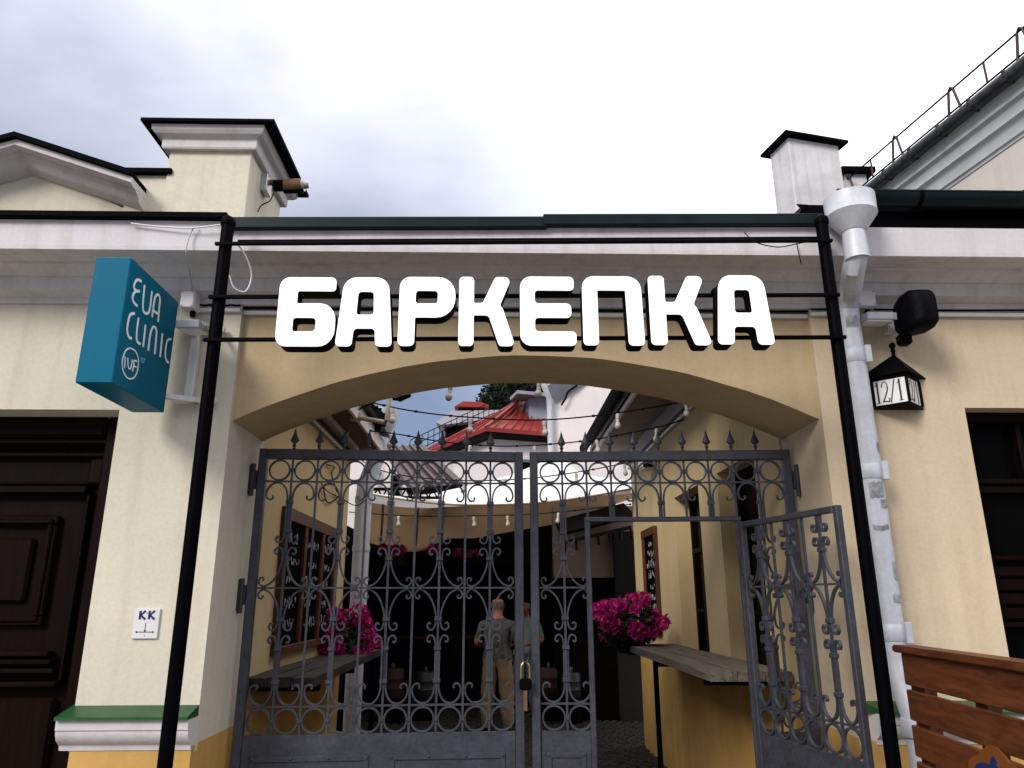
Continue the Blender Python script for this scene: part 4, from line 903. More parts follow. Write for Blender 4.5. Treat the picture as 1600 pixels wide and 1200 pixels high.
# bracket pipe, speakers, floodlight at the back of the arch left
o = thing('bracket_pipe', 'beige bracket pipe rising behind the left end of the arch', 'bracket', (-1.1, 6.5, 3.3))
MB().tube([P(556, 652, 6.3), P(602, 660, 6.0), P(604, 657, 6.0), P(609, 618, 6.0)], .019, 10).build('pipe', PIPET, o, smooth=True)
MB().lathe([(.05, -.03), (.05, .03)], P(556, 652, 6.31), 10).build('flange', PIPET, o)
o = thing('twin_speaker', 'pair of black speakers under the left alley eave', 'speaker', (-1.1, 7.2, 3.4))
for (px, py, r_) in ((572, 648, .13), (588, 656, .11)):
    c = P(px, py, 7.2); MB().obox(c, (1, .3, 0), (-.3, 1, 0), (0, 0, 1), r_ * 1.7, r_ * 1.6, r_ * 2.1).build('cabinet', SPKR, o, bevel=.05, seg=3)
o = thing('hanging_floodlight', 'small black floodlight peeking below the arch on the left', 'floodlight', P(628, 620, 5.2))
c = P(630, 617, 5.2); MB().obox(c, (1, 0, .5), (0, 1, .2), (-.5, 0, 1), .10, .05, .075).build('housing', RUBBER, o, bevel=.008)
MB().bar(c + Vector((-.07, 0, -.03)), c + Vector((-.02, 0, .09)), .012, .02).build('bracket', RUBBER, o); MB().bar(c + Vector((-.075, 0, -.03)), c + Vector((-.03, 0, -.035)), .012, .02).build('bracket', RUBBER, o)

# string lights
SOCKM = MB().lathe([(.012, .05), (.016, .045), (.022, .04), (.022, .0), (.018, -.004), (.018, -.03), (.02, -.034)], (0, 0, -.06), 10).mesh('socket', SOCK, None, True)
BULBM = MB().lathe([(.016, 0), (.020, -.010), (.031, -.030), (.034, -.048), (.029, -.066), (.016, -.078), (.002, -.082)], (0, 0, -.092), 12).mesh('bulb', BULB, None, True)
STR_DEF = [
 ('string light crossing highest right under the arch crown', 5.3, [(560, 640), (640, 604), (705, 598), (790, 594), (870, 594), (960, 598)], [705, 848]),
 ('string light hung between the eaves, topmost one in full view', 6.0, [(500, 600), (575, 627), (650, 643), (735, 652), (850, 656), (965, 645), (1072, 626), (1110, 610)], [607, 730, 850, 965, 1072]),
 ('string light just above the spear points of the gate', 6.9, [(520, 668), (612, 677), (690, 690), (780, 697), (860, 694), (932, 686), (1026, 668), (1070, 655)], [497, 550, 618, 728, 830, 931, 1026]),
 ('string light seen through the upper rings of the gate', 8.2, [(560, 716), (595, 735), (660, 747), (740, 751), (820, 748), (900, 738), (975, 724), (1010, 714)], [594, 658, 725, 898, 973]),
 ('string light hanging below the front edge of the awning', 9.2, [(545, 800), (640, 806), (740, 806), (850, 802), (985, 788)], [626, 741, 795, 880])]
for lab, Y, pts, bulbs in STR_DEF:
    w3 = smoothpts([P(px, py, Y) for px, py in pts], 6); o = thing('string_light', lab, 'string light', w3[0])
    MB().tube(w3, .006, 6).build('cord', RUBBER, o)
    for k in range(4, len(w3), 4): MB().tube([w3[k] - Vector((.012, 0, 0)), w3[k] + Vector((.012, 0, 0))], .011, 6).build('cable_tie', RUBBER, o)
    for bx_ in bulbs:
        best = min(w3, key=lambda v: abs(v.x - P(bx_, pts[2][1], Y).x)) - w3[0]
        sk = inst('socket', SOCKM, o, best, (0, random.uniform(-.2, .2), 0), (.82, .82, .82)); inst('bulb', BULBM, sk, (0, 0, 0))
cable('tangled_wire', 'tangled black wire on the left alley wall behind the gate', [PX(505, 760, -1.46), PX(512, 785, -1.46), PX(530, 775, -1.46), PX(525, 765, -1.45), PX(518, 740, -1.46), PX(522, 730, -1.45), PX(510, 726, -1.46)], .006, RUBBER)
cable('drooping_wire', 'thin black wire drooping across the left alley wall', [PX(500, 752, -1.46), PX(512, 768, -1.45), PX(532, 778, -1.45), PX(556, 790, -1.30), PX(572, 780, -1.2)], .005, RUBBER)
#@@BACK
# ================================================================== AWNING
AW = thing('sail_awning', 'white canvas awning with tan underside stretched across the alley', 'awning', (0, 10, 0))
fe = smoothpts([P(566, 770, 9.6), P(640, 782, 9.5), P(700, 788, 9.45), P(770, 789, 9.4), P(850, 785, 9.4), P(920, 776, 9.4), P(985, 764, 9.5)], 4)
pk_ = smoothpts([P(566, 768, 9.8), P(640, 776, 10.2), P(700, 766, 11), P(794, 743, 12.2), P(868, 717, 12.8), P(915, 741, 12.0), P(988, 751, 11.2)], 4)
bk = smoothpts([P(566, 846, 11.8), P(620, 858, 12.6), P(650, 862, 12.8), P(720, 848, 13.0), P(790, 836, 13.1), P(880, 815, 13.0), P(990, 778, 12.6)], 4)
def sheet(name, A, B, m, sag, n=8, th=None):
    mb = MB(); secs = []
    for a, b in zip(A, B):
        secs.append([a.lerp(b, j / n) - Vector((0, 0, sag * math.sin(math.pi * j / n))) for j in range(n + 1)])
    return mb.loft(secs, False, False).build(name, m, AW, smooth=True)
sheet('canvas_top', fe, pk_, CANVAS, .12)
up = [p + Vector((0, .03, -.03)) for p in pk_]
sheet('canvas_back', [p + Vector((0, 0, -.0)) for p in pk_], bk, CANVASU, .1)
MB().tube(fe, .012, 6).build('front_hem', mat('tan_hem', (.24, .15, .08), .8), AW, smooth=True)
for px in (595, 650, 690): MB().tube([P(px, 850, 11.8), P(px + 4, 785, 9.7)], .02, 6).build('rib', PIPET, AW)
# steel truss of the awning on the left
o = thing('awning_truss', 'dark lattice truss carrying the left end of the awning', 'truss', P(580, 770, 9.7))
a0, a1 = P(575, 764, 9.9), P(690, 764, 10.4); b0, b1 = P(575, 776, 9.9), P(690, 778, 10.4)
MB().tube([a0, a1], .02, 6).build('chord', RUBBER, o); MB().tube([b0, b1], .02, 6).build('chord', RUBBER, o)
for k in range(8): MB().tube([a0.lerp(a1, k / 8), b0.lerp(b1, (k + .5) / 8)], .012, 5).build('brace', RUBBER, o); MB().tube([b0.lerp(b1, (k + .5) / 8), a0.lerp(a1, (k + 1) / 8)], .012, 5).build('brace', RUBBER, o)

# ================================================================== BAR AT THE BACK OF THE ALLEY
BR = thing('dark_bar', 'dark wooden bar pavilion at the back of the alley under the awning', 'bar', (-.5, 13.6, 0))
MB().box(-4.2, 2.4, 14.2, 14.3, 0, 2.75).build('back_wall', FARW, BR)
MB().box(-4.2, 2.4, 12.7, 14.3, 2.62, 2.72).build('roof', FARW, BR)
fx0, fx1 = P(735, 842, 12.66), P(905, 812, 12.66)
MB().prism([fx0, fx1, Vector((2.4, 12.66, fx1.z)), Vector((2.4, 12.66, 2.3)), Vector((fx0.x, 12.66, 2.3))], (0, .03, 0)).build('fascia_board', FARW, BR)
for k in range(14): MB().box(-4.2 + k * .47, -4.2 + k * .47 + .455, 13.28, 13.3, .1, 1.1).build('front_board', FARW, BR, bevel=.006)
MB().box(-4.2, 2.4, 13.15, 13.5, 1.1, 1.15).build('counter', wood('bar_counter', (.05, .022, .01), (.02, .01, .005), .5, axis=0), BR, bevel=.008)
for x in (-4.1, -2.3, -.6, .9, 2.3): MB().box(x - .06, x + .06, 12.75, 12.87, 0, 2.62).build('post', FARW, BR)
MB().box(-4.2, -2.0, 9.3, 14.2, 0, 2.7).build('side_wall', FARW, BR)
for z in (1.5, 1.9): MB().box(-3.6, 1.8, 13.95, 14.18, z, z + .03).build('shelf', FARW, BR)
MB().box(-2.9, -1.0, 12.72, 12.74, 2.25, 2.5).build('lintel_board', FARW, BR)
# rear annex: beige wall with lean-to on the right
RA = thing('rear_annex', 'dim beige annex wall with lean-to roof at the right end of the alley', 'building', (1.6, 11.6, 0))
a = P(866, 900, 11.8); b = P(1010, 905, 11.8)
MB().box(a.x, 3.4, 11.8, 12.1, 2.05, 3.15).build('wall', mat('dim_beige', (.32, .24, .19), .9, var=.1, bump=.1), RA)
MB().box(a.x - .02, 3.4, 11.78, 12.1, 0, 2.05).build('lower_wall', FARW, RA)
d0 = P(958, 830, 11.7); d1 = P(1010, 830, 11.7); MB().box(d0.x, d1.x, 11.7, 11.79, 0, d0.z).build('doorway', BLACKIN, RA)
r0, r1 = P(876, 838, 10.9), P(992, 808, 10.9)
MB().prism([r0, r1, r1 + Vector((0, .9, .28)), r0 + Vector((0, .9, .28))], (0, 0, .04)).build('lean_to_roof', RUBBER, RA)
MB().bar(P(880, 848, 10.9), P(985, 824, 10.9), .05, .05).build('purlin', BLACKIN, RA)
for k in range(7): q = P(882, 845, 10.9).lerp(P(985, 822, 10.9), k / 6); MB().bar(q, q + Vector((0.02, 0.05, -.16)), .03, .03).build('bracket', BLACKIN, RA)

# ================================================================== BACKGROUND HOUSES
WT = thing('tall_white_house', 'tall white rendered house behind the right side of the alley', 'house', (2, 15, 0))
a = P(862, 700, 13.5)
MB().box(a.x, 6, 13.5, 14.1, 0, 8).build('wall', WHITEW, WT)
pp = [P(862, 590, 13.3), P(862, 628, 13.4)]
MB().tube([P(845, 590, 13.2), P(851, 605, 13.2), P(858, 622, 13.35), P(859, 640, 13.4), P(861, 720, 13.4)], .055, 12).build('downpipe', ZINC, WT, smooth=True)
e0, e1, e2, e3 = P(851, 606, 13.2), P(868, 629, 13.45), P(915, 600, 13.45), P(895, 575, 13.2)
MB().prism([e0, e1, e2, e3], (0, .1, .06)).build('eave_soffit', GREYTIN, WT)
q0 = P(950, 634, 13.48); q1 = P(972, 676, 13.48)
MB().box(q0.x, q1.x + .3, 13.46, 13.52, q1.z, q0.z + .1).build('window_recess', mat('dim_reveal', (.25, .19, .18), .9), WT)
MB().box(q0.x + .08, q1.x + .3, 13.44, 13.459, q1.z, q0.z).build('window', GLASS, WT)
MB().tube(smoothpts([P(877, 633, 13.4), P(884, 622, 13.4), P(888, 612, 13.4), P(902, 602, 13.4)], 4), .018, 6).build('wire', RUBBER, WT)
RH = thing('red_roof_house', 'white house with red hipped tin roof beyond the awning', 'house', (1, 22, 0))
B = P(759, 667, 20); A = PZ(640, 716, B.z); C = PZ(880, 677, B.z)
inw = ((A - B).normalized() + (C - B).normalized()).normalized() * .5
Aw, Bw, Cw = A + (B - A).normalized() * 0 + inw * .8, B + inw, C + inw * .8
Dw = Aw + Cw - Bw
MB().prism([Vector((v.x, v.y, 0)) for v in (Aw, Bw, Cw, Dw)], (0, 0, B.z)).build('wall', WHITEW, RH)
Dv = A + C - B
r0 = P(819, 620, 23.2); r1 = P(850, 621, 25)
RF = MB().add([A, B, C, Dv, r0, r1, A - Vector((0, 0, .12)), B - Vector((0, 0, .12)), C - Vector((0, 0, .12)), Dv - Vector((0, 0, .12))],
         [(0, 1, 4), (1, 2, 5, 4), (2, 3, 5), (3, 0, 4, 5), (0, 6, 7, 1), (1, 7, 8, 2), (2, 8, 9, 3), (3, 9, 6, 0), (9, 8, 7, 6)]).build('roof', REDROOF, RH)
MB().loft([[v + Vector((0, 0, -.13)), v + Vector((0, 0, -.24)), v + inw * .95 + Vector((0, 0, -.24)), v + inw * .95 + Vector((0, 0, -.13))] for v in (A, B, C)]).build('dark_eave', RUBBER, RH)
for k in range(1, 9):     # standing seams
    q = B.lerp(C, k / 9); tgt = r0.lerp(r1, k / 9); MB().bar(q + Vector((0, 0, .03)), q.lerp(tgt, .96) + Vector((0, 0, .03)), .022, .035).build('seam', REDROOF, RF)
    q = A.lerp(B, k / 9); MB().bar(q + Vector((0, 0, .03)), q.lerp(r0, max(.2, .96 * k / 9)) + Vector((0, 0, .03)), .022, .035).build('seam', REDROOF, RF)
MB().bar(B, r0, .09, .07).build('ridge_cap', REDROOF, RF); MB().bar(r0, r1, .09, .07).build('ridge_cap', REDROOF, RF)
q0, q1 = P(808, 720, 19.5), P(828, 742, 19.5)
nwy = Bw.lerp(Cw, .5)
dd = (Cw - Bw).normalized(); wn_ = Vector((dd.y, -dd.x, 0)); wc = Bw.lerp(Cw, .46); 
MB().obox(Vector((wc.x, wc.y, (q0.z + q1.z) / 2 + .0)) + wn_ * .02, dd, wn_, (0, 0, 1), .75, .08, .75).build('window', GLASS, RH)
MB().obox(Vector((wc.x, wc.y, B.z - .75)) + wn_ * .04, dd, wn_, (0, 0, 1), (Cw - Bw).length, .08, .06).build('string_course', MOULDG, RH)
# dormer on the roof
c = P(835, 640, 22.0); MB().obox(c + Vector((.25, .3, -.1)), (1, .15, 0), (-.15, 1, 0), (0, 0, 1), 1.0, 1.0, .8).build('dormer', GREYTIN, RF)
MB().obox(c + Vector((.1, 0, .38)), (1, .15, -.05), (-.15, 1, .1), (0, 0, 1), 1.5, 1.3, .10).build('dormer_roof', GREYTIN, RF)
# attic block further back
AT = thing('grey_attic_house', 'grey clad attic house with red roof cap behind the red roofed house', 'house', (-1, 27, 0))
a, b = P(694, 662, 26), P(790, 700, 26)
MB().box(a.x, b.x + 2, 26, 30, 3, a.z).build('wall', GREYTIN, AT)
s0, s1, s2, s3 = P(681, 660, 25.4), P(706, 642, 25.4), P(800, 640, 25.4), P(800, 650, 25.4)
MB().prism([s0, s1, s2, s3, P(690, 664, 25.4)], (0, 4.5, .3)).build('roof', mat('light_grey_tin', (.36, .37, .42), .5, var=.1), AT)
MB().box(P(697, 668, 25.9).x, P(703, 700, 25.9).x, 25.9, 25.99, 3, P(697, 664, 25.9).z).build('corner_board', RUBBER, AT)
for px in (712, 735): q = P(px, 672, 25.95); MB().box(q.x - .3, q.x + .3, 25.93, 25.99, q.z - .5, q.z + .2).build('window', GLASS, AT)
k0, k1 = P(716, 638, 27), P(757, 645, 27); MB().box(k0.x, k1.x, 27, 28.5, k1.z, k0.z + .1).build('cupola', RUBBER, AT)
MB().prism([P(710, 635, 26.8), P(724, 627, 26.8), P(752, 628, 26.8), P(764, 633, 26.8), P(762, 636, 26.8)], (0, 2.2, .0)).build('cupola_roof', REDROOF, AT)
ST = thing('roof_walkway_railing', 'thin black railing climbing the roof edge left of the red roof', 'railing', P(660, 705, 21.5))
lo, hi = P(640, 712, 21.5), P(772, 646, 23)
for z in (.05, .26, .46): MB().tube([lo + Vector((0, 0, z)), hi + Vector((0, 0, z - .03))], .014, 5).build('rail', RUBBER, ST)
for k in range(16): q = lo.lerp(hi, k / 15); MB().tube([q, q + Vector((0, 0, .45))], .012, 5).build('baluster', RUBBER, ST)
# brown roof and white walls on the left behind
BH = thing('brown_roof_house', 'low white house with brown tin roof behind the left wing', 'house', (-2.5, 13, 0))
v = [P(596, 703, 14.5), P(662, 700, 14.5), P(728, 762, 11.6), P(640, 768, 10.8)]
RF2 = MB().prism(v, (0, 0, .06)).build('roof', BRNROOF, BH)
for k in range(1, 6): MB().bar(v[0].lerp(v[1], k / 6) + Vector((0, 0, .08)), v[3].lerp(v[2], k / 6) + Vector((0, 0, .08)), .04, .04).build('seam', BRNROOF, RF2)
MB().bar(v[3], v[2], .08, .10).build('eave_board', RUBBER, RF2)
a, b = P(560, 690, 15.2), P(680, 800, 15.2); MB().box(a.x - 1, b.x, 15.2, 15.6, 0, P(600, 704, 15.2).z).build('wall', WHITEW, BH)
MB().box(P(610, 755, 15.1).x, P(622, 790, 15.1).x, 15.12, 15.19, 2.6, P(610, 742, 15.1).z).build('window', GLASS, BH)
TH = thing('timber_gable', 'white gable end with dark diagonal bargeboard behind the left downpipe', 'gable', P(585, 760, 10.2))
g0, g1, g2, g3 = P(578, 702, 10.4), P(598, 702, 10.4), P(600, 764, 10.4), P(574, 764, 10.4)
MB().prism([g0, g1, g2, g3], (0, .2, 0)).build('wall', WHITEW, TH); MB().bar(P(600, 708, 10.3), P(582, 756, 10.3), .03, .05, (0, 1, 0)).build('bargeboard', RUBBER, TH)

# trees
def foliage(mb, c, rad, n, size):
    for _ in range(n):
        while True:
            p = Vector((random.uniform(-1, 1), random.uniform(-1, 1), random.uniform(-1, 1)))
            if p.length < 1: break
        if random.random() < .6: p = p.normalized() * random.uniform(.75, 1.02)
        q = c + Vector((p.x * rad[0], p.y * rad[1], p.z * rad[2])); s = size * random.uniform(.6, 1.3)
        a = Vector((random.gauss(0, 1), random.gauss(0, 1), random.gauss(0, 1))).normalized(); b = a.cross(Vector((random.gauss(0, 1), random.gauss(0, 1), random.gauss(0, 1)))).normalized(); cc_ = a.cross(b)
        mb.add([q - a * s, q - b * s * .45 + cc_ * s * .1, q + a * s, q + b * s * .45 + cc_ * s * .1], [(0, 1, 2), (0, 2, 3)])
def tree(label, pts, Y, size, base):
    o = thing('tree', label, 'tree', (base.x, Y, 0)); mb = MB(); top = max(P(p[0], p[1], Y).z for p in pts)
    for px, py, r in pts:
        c = P(px, py, Y); foliage(mb, c + Vector((0, random.uniform(-.8, .8), 0)), (r, r, r * 1.05), int(1000 * r), size)
    mb.build('crown', TREELEAF, o)
    tk = MB(); tk.tube([(base.x, Y, 0), (base.x + .1, Y, top * .5), (base.x, Y, top * .9)], [.35, .25, .08], 8)
    for px, py, r in pts: c = P(px, py, Y); tk.tube([(base.x + .05, Y, top * .55), c], [.12, .04], 6)
    tk.build('trunk', BARK, o, smooth=True)
tree('dark bushy tree behind the red tin roof', [(775, 640, 1.0), (788, 630, 1.1), (800, 620, 1.1), (812, 612, 1.2), (826, 606, 1.4), (838, 612, 1.4), (845, 625, 1.4), (815, 632, 1.5), (795, 642, 1.2), (832, 600, 1.1)], 33, .13, P(815, 640, 33))

# ---- roof things, upper right
CH = thing('white_chimney', 'stained white chimney with black cap right of the gateway', 'chimney', (2.2, 5.6, 3.5))
cyN = 5.2; nl = P(1222, 300, cyN); ang_ = R(13); fx = Vector((math.cos(ang_), math.sin(ang_), 0)); fy = Vector((-math.sin(ang_), math.cos(ang_), 0))
zt_c = P(1222, 214, cyN).z; wch = .48; dch = .26
nl = Vector((P(1231, 214, cyN).x, cyN, 0))
cc_ = nl + fx * wch / 2 + fy * dch / 2
MB().obox((cc_.x, cc_.y, (3.4 + zt_c) / 2), fx, fy, (0, 0, 1), wch, dch, zt_c - 3.4).build('stack', CHIMW, CH, bevel=.008)
MB().obox((cc_.x, cc_.y, zt_c + .012), fx, fy, (0, 0, 1), wch + .11, dch + .11, .024).build('cap', BLKTIN, CH)
MB().add([Vector((cc_.x, cc_.y, zt_c + .024)) + fx * a * (wch / 2 + .055) + fy * b * (dch / 2 + .055) for a, b in ((-1, -1), (1, -1), (1, 1), (-1, 1))] + [Vector((cc_.x, cc_.y, zt_c + .10))], [(0, 1, 4), (1, 2, 4), (2, 3, 4), (3, 0, 4), (3, 2, 1, 0)]).build('cap_top', BLKTIN, CH)
C2 = thing('small_chimney', 'smaller capped chimney half hidden behind the white chimney', 'chimney', (3, 6.6, 3.6))
a = P(1320, 272, 6.8); b = P(1357, 300, 6.8)
MB().box(a.x, b.x, 6.8, 7.3, 3.6, a.z).build('stack', CHIMW, C2); MB().box(a.x - .05, b.x + .08, 6.74, 7.36, a.z, a.z + .06).build('cap', BLKTIN, C2)
# upper storey with eave running back from the street
UP = thing('upper_storey', 'pale upper storey with grey eave cornice at the top right', 'building', (5, 5, 3.8))
e0 = P(1640, 67.5, 4.45); e0 = P(1600, 100, 4.6); e1 = PZ(1365, 290, e0.z); ed = (e1 - e0).normalized(); en = Vector((-ed.y, ed.x, 0)); en = en if en.x > 0 else -en
e0 = e0 - ed * 1.6; e1 = e1 + ed * .15
def ext(prof, nm, m, sm=False): return MB().loft([[p + en * q + Vector((0, 0, z)) for q, z in prof] for p in (e0, e1)]).build(nm, m, UP, smooth=sm)
ext([(.055 * math.cos(R(a)) , .055 * math.sin(R(a))) for a in range(0, 360, 24)], 'gutter', mat('old_gutter', (.045, .05, .055), .5, var=.5, vscale=14), True)
for k in range(9): q = e0.lerp(e1, .1 + k * .1); MB().obox(q, ed, en, (0, 0, 1), .02, .118, .118).build('gutter_bracket', MATS['old_gutter'], UP, bevel=.035, seg=2)
ext([(.05, -.05), (.07, -.05), (.075, -.14), (.10, -.15), (.11, -.16), (.12, -.25), (.145, -.265), (.16, -.28), (.172, -.37), (.19, -.38), (.195, -.40), (.5, -.40), (.5, -.02), (.05, -.02)], 'cornice', mat('blue_grey_moulding', (.60, .63, .63), .8, var=.1, vscale=3, streak=.1), UP and True)
ext([(.205, -.401), (.205, -1.9), (1.2, -1.9), (1.2, -.401)], 'wall', mat('pale_render', (.66, .61, .56), .9, var=.07, bump=.1, streak=.1), False)
ext([(.0, .06), (1.8, .75), (1.8, .72), (.0, .03)], 'roof', GRNTIN)
# snow guard
SN = thing('snow_guard', 'thin red brown snow guard rail along the upper right roof edge', 'railing', (4, 5, 5.6))
RG = mat('red_brown_rail', (.05, .022, .028), .5, var=.2)
o1 = en * .10
def sg_(px, py): 
    q = PX(px, py, 1); return q
for z in (.17, .37):
    MB().tube([e0 + o1 + Vector((0, 0, z)), e1 + ed * .55 + o1 + Vector((0, 0, z))], .009, 6).build('rail', RUBBER, SN)
L_ = (e1 - e0).length
for k in range(5):
    q = e0.lerp(e1, .27 + k * .205) + o1
    if k % 2 == 0 or True:
        pts = [q + ed * -.09 + Vector((0, 0, .03)), q + ed * -.025 + Vector((0, 0, .37)), q + Vector((0, 0, .40)), q + ed * .025 + Vector((0, 0, .37)), q + ed * .09 + Vector((0, 0, .03))]
        MB().tube(pts, .012, 6).build('hoop', RG, SN, smooth=True)
    q2 = e0.lerp(e1, .27 + (k + .5) * .205) + o1
    if k % 2: MB().tube([q2 + Vector((0, 0, .17)), q2 + Vector((0, 0, .37))], .010, 6).build('strut', RG, SN)
#@@LIFE
# ================================================================== FLOWERS
def flowers(name, label, c, rad, n, pot=True, size=.026, group=None):
    o = thing(name, label, 'flowers', c, group); mb = MB(); lf = MB()
    C = Vector(c)
    cl = []
    for _ in range(46):
        a = random.uniform(0, 6.28); e = random.uniform(-.5, 1); q = random.uniform(.35, 1) ** .6
        cl.append(Vector((math.cos(a) * math.cos(e) * rad[0], math.sin(a) * math.cos(e) * rad[1], math.sin(e) * rad[2] * 1.05)) * q)
    for k in cl:
        rr_ = random.uniform(.14, .34) * min(rad)
        foliage(mb, C + k, (rr_ * 1.2, rr_ * 1.2, rr_), int(n / 46 * random.uniform(.4, 1.3)), size)
    foliage(lf, C, (rad[0] * .85, rad[1] * .85, rad[2] * .85), n // 4, size * 1.25)
    mb.build('blossom', PINK, o); lf.build('leaves', LEAF, o)
    if pot: MB().lathe([(.09, -rad[2] * .95), (.13, -rad[2] * .5), (.14, -rad[2] * .5), (.12, -rad[2] * .55)], C, 14).build('pot', RUBBER, o, smooth=True)
    return o
c = P(980, 975, 7.6); flowers('flower_bush', 'bright magenta flower bush at the end of the right plank shelf', (c.x, 7.6, c.z), (.36, .3, .28), 3800, True, .03)
c = P(522, 998, 7.0); flowers('flower_bush', 'deep magenta flower bush behind the left gate leaf', (c.x, 7.0, c.z), (.40, .36, .27), 3600, True, .03)
c = P(612, 862, 12.0); flowers('flower_basket', 'red flower basket hanging under the awning nearest the left', (c.x, 12, c.z), (.24, .2, .13), 500, True, .035)
c = P(678, 862, 12.2); flowers('flower_basket', 'middle red flower basket hanging under the awning', (c.x, 12.2, c.z), (.12, .15, .12), 350, True, .035)
c = P(728, 867, 12.4); flowers('flower_basket', 'red flower basket hanging under the awning nearest the gate centre', (c.x, 12.4, c.z), (.22, .15, .10), 450, True, .035)

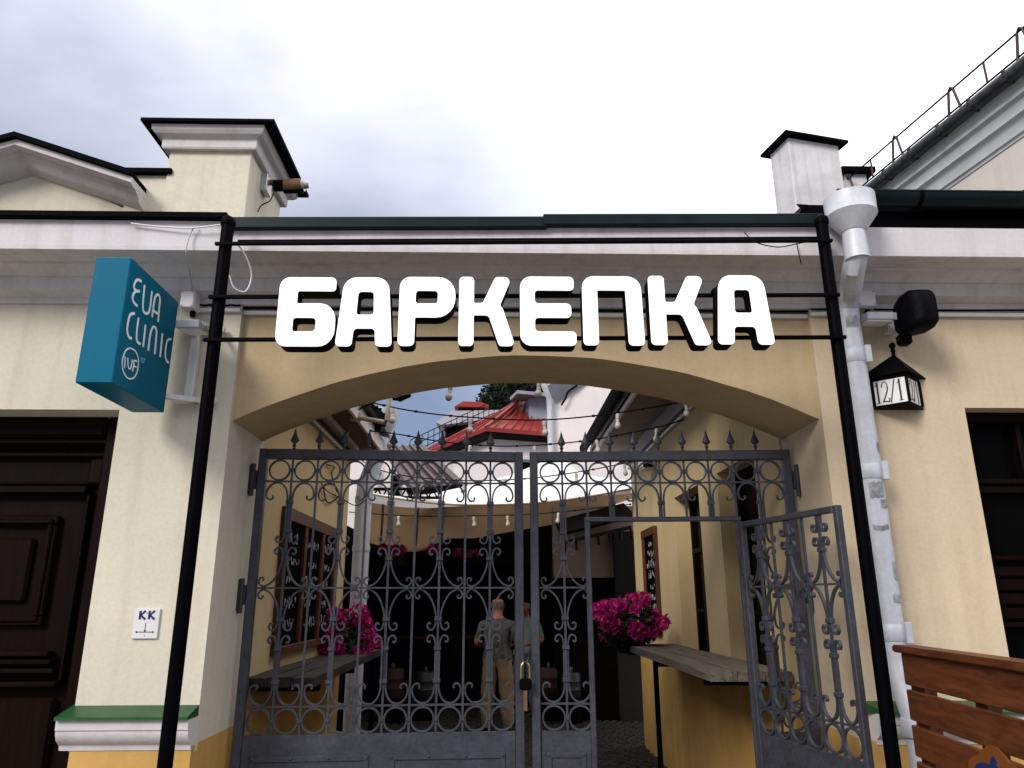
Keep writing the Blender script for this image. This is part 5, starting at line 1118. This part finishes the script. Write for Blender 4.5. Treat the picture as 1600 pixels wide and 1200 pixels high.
# ================================================================== PEOPLE
def person(label, x, y, h, rz, shirt, pants, hair, arm):
    """one continuous skinned figure; local +Y is where the figure faces"""
    J = []; E = []
    def v(p, r, par=None):
        J.append((Vector(p) * h / 1.75, r)); i = len(J) - 1
        if par is not None: E.append((par, i))
        return i
    pel = v((0, 0, .97), (.19, .15)); ab = v((0, .025, 1.10), (.205, .165), pel); ch = v((0, .0, 1.27), (.215, .155), ab); sh = v((0, -.015, 1.41), (.17, .115), ch)
    nk = v((0, -.005, 1.49), (.075, .078), sh); n2 = v((0, .01, 1.53), (.070, .075), nk); hd = v((0, .02, 1.60), (.092, .105), n2); h2 = v((0, .015, 1.67), (.102, .118), hd); h3 = v((0, .01, 1.73), (.088, .10), h2)
    ns = v((0, .13, 1.605), (.014, .014), hd)
    for s in (-1, 1):
        er = v((s * .094, .01, 1.62), (.016, .012), hd)
        hp_ = v((s * .10, 0, .90), (.125, .135), pel); kn = v((s * .13, .02, .50), (.098, .105), hp_); cf = v((s * .14, -.01, .30), (.092, .10), kn); an = v((s * .145, -.01, .11), (.082, .088), cf)
        he = v((s * .147, -.03, .05), (.048, .045), an); to = v((s * .17, .16, .035), (.042, .03), he)
        sl = v((s * .20, -.01, 1.385), (.085, .085), sh)
        if arm == 'front': el_, wr = (s * .30, .0, 1.13), (s * .17, .24, 1.08)
        else: el_, wr = (s * .26, -.03, 1.13), (s * .27, .06, .88)
        eb = v(el_, (.05, .05), sl); m_ = v(tuple((a + b) / 2 for a, b in zip(el_, wr)), (.043, .043), eb); w_ = v(wr, (.028, .024), m_)
        d = (Vector(wr) - Vector(el_)).normalized(); sd = Vector((0, 0, 1)).cross(d) if arm == 'front' else Vector((0, 1, 0)); sd = sd.normalized()
        pa = v(tuple(Vector(wr) + d * .06), (.022, .040) if arm != 'front' else (.036, .024), w_)
        for q, ln in ((-.026, .065), (-.009, .078), (.009, .075), (.026, .058)):
            b_ = Vector(wr) + d * .095 + sd * q; f1 = v(tuple(b_), (.0095, .0095), pa); v(tuple(b_ + d * ln * .55 + Vector((0, 0, -.008))), (.0085, .0085), f1); v(tuple(b_ + d * ln * .9 + Vector((0, -.006, -.02))), (.0075, .0075), len(J) - 1)
        tb = v(tuple(Vector(wr) + d * .05 + sd * .045), (.011, .011), pa); v(tuple(Vector(wr) + d * .09 + sd * .055), (.009, .009), tb)
    me = bpy.data.meshes.new('person'); me.from_pydata([p for p, r in J], E, [])
    ob = bpy.data.objects.new('tmp', me); COL.objects.link(ob)
    md = ob.modifiers.new('skin', 'SKIN'); md.branch_smoothing = .6
    sv = me.skin_vertices[0].data if me.skin_vertices else None
    if sv is None:
        bm = bmesh.new(); bm.from_mesh(me); bm.verts.layers.skin.verify(); bm.to_mesh(me); bm.free(); sv = me.skin_vertices[0].data
    for i, (p, r) in enumerate(J): sv[i].radius = (r[0] * h / 1.75, r[1] * h / 1.75); sv[i].use_root = (i == 0)
    ss = ob.modifiers.new('sub', 'SUBSURF'); ss.levels = 2; ss.render_levels = 2
    dg = bpy.context.evaluated_depsgraph_get(); m2 = bpy.data.meshes.new_from_object(ob.evaluated_get(dg)); bpy.data.objects.remove(ob)
    m2.materials.clear()
    for m_ in (SKIN, shirt, pants, SHOE, hair): m2.materials.append(m_)
    k = h / 1.75
    for f in m2.polygons:
        c = f.center / k; f.use_smooth = True; i = 0
        if c.z < .075: i = 3
        elif c.z < .93 and abs(c.x) < .26: i = 2
        elif c.z < 1.475:
            armz = abs(c.x) > .245
            i = 1
            if armz and c.z < 1.20: i = 0
            if c.y > .17 and c.z < 1.2: i = 0
        elif 1.585 < c.z < 1.685 and c.y < .045 and abs(c.x) < .105: i = 4
        f.material_index = i
    for vv in m2.vertices:          # slack folds in the trouser legs and shirt
        c = vv.co / k
        if .1 < c.z < .9 and abs(c.x) < .3:
            w = math.sin(c.z * 41 + c.x * 23 + math.sin(c.z * 17) * 2) * .007 * (1.3 - c.z); vv.co.x += w; vv.co.y += w * 1.3
        elif .95 < c.z < 1.35: vv.co.y += math.sin(c.x * 34 + c.z * 19) * .006
    # loose shirt hem: push the torso outwards a little below the chest
    for vv in m2.vertices:
        c = vv.co / k
        if .90 < c.z < 1.3 and abs(c.x) < .22 and c.y < .17: vv.co.x *= 1.10; vv.co.y *= 1.12
    o = bpy.data.objects.new('person', m2); COL.objects.link(o); o.location = (x, y, .03); o.rotation_euler = (0, 0, rz)
    return tag(o, label, 'person')
mp_ = PZ(777, 1146, 0.03)
person('person with bald head in dark patterned shirt and khaki trousers, back turned', mp_.x, mp_.y, 1.73, R(-14), SHIRT, KHAKI, HAIRG, 'front')
mp2 = P(822, 1100, 12.3); person('person in pale teal shirt half hidden behind the gate stiles', mp2.x, 12.3, 1.68, R(150), TEALSH, JEANS, SHOE, 'front')

# ================================================================== BAR CLUTTER
def keg(label, px, py, Y, r, h, m):
    c = P(px, py, Y); o = thing('steel_keg', label, 'keg', (c.x, Y, 0)); z0 = c.z
    MB().lathe([(r * .9, 0), (r, .03), (r, h * .3), (r * 1.04, h * .33), (r, h * .36), (r, h * .64), (r * 1.04, h * .67), (r, h * .7), (r, h - .03), (r * .9, h)], (c.x, Y, z0), 18).build('barrel', m, o, smooth=True)
    MB().lathe([(.03, 0), (.03, .06), (.015, .08)], (c.x, Y, z0 + h), 10).build('valve', STEEL, o, smooth=True)
    if z0 > .1: MB().box(c.x - r, c.x + r, Y - r, Y + r, .02, z0 - .002).build('stand', FARW, o, bevel=.01)
keg('dull steel keg right of the gate centre in the dark bar', 893, 1090, 11.6, .14, .34, STEEL)
keg('small steel keg in the shade of the wicket doorway', 972, 1084, 12.2, .10, .40, STEEL)
keg('dull steel keg left of the person in khaki', 664, 1090, 12.0, .15, .36, STEEL)
keg('red brown barrel just right of the gate centre', 858, 1088, 11.9, .17, .40, TERRA)
keg('red brown barrel behind the left gate leaf', 612, 1090, 11.8, .17, .40, TERRA)
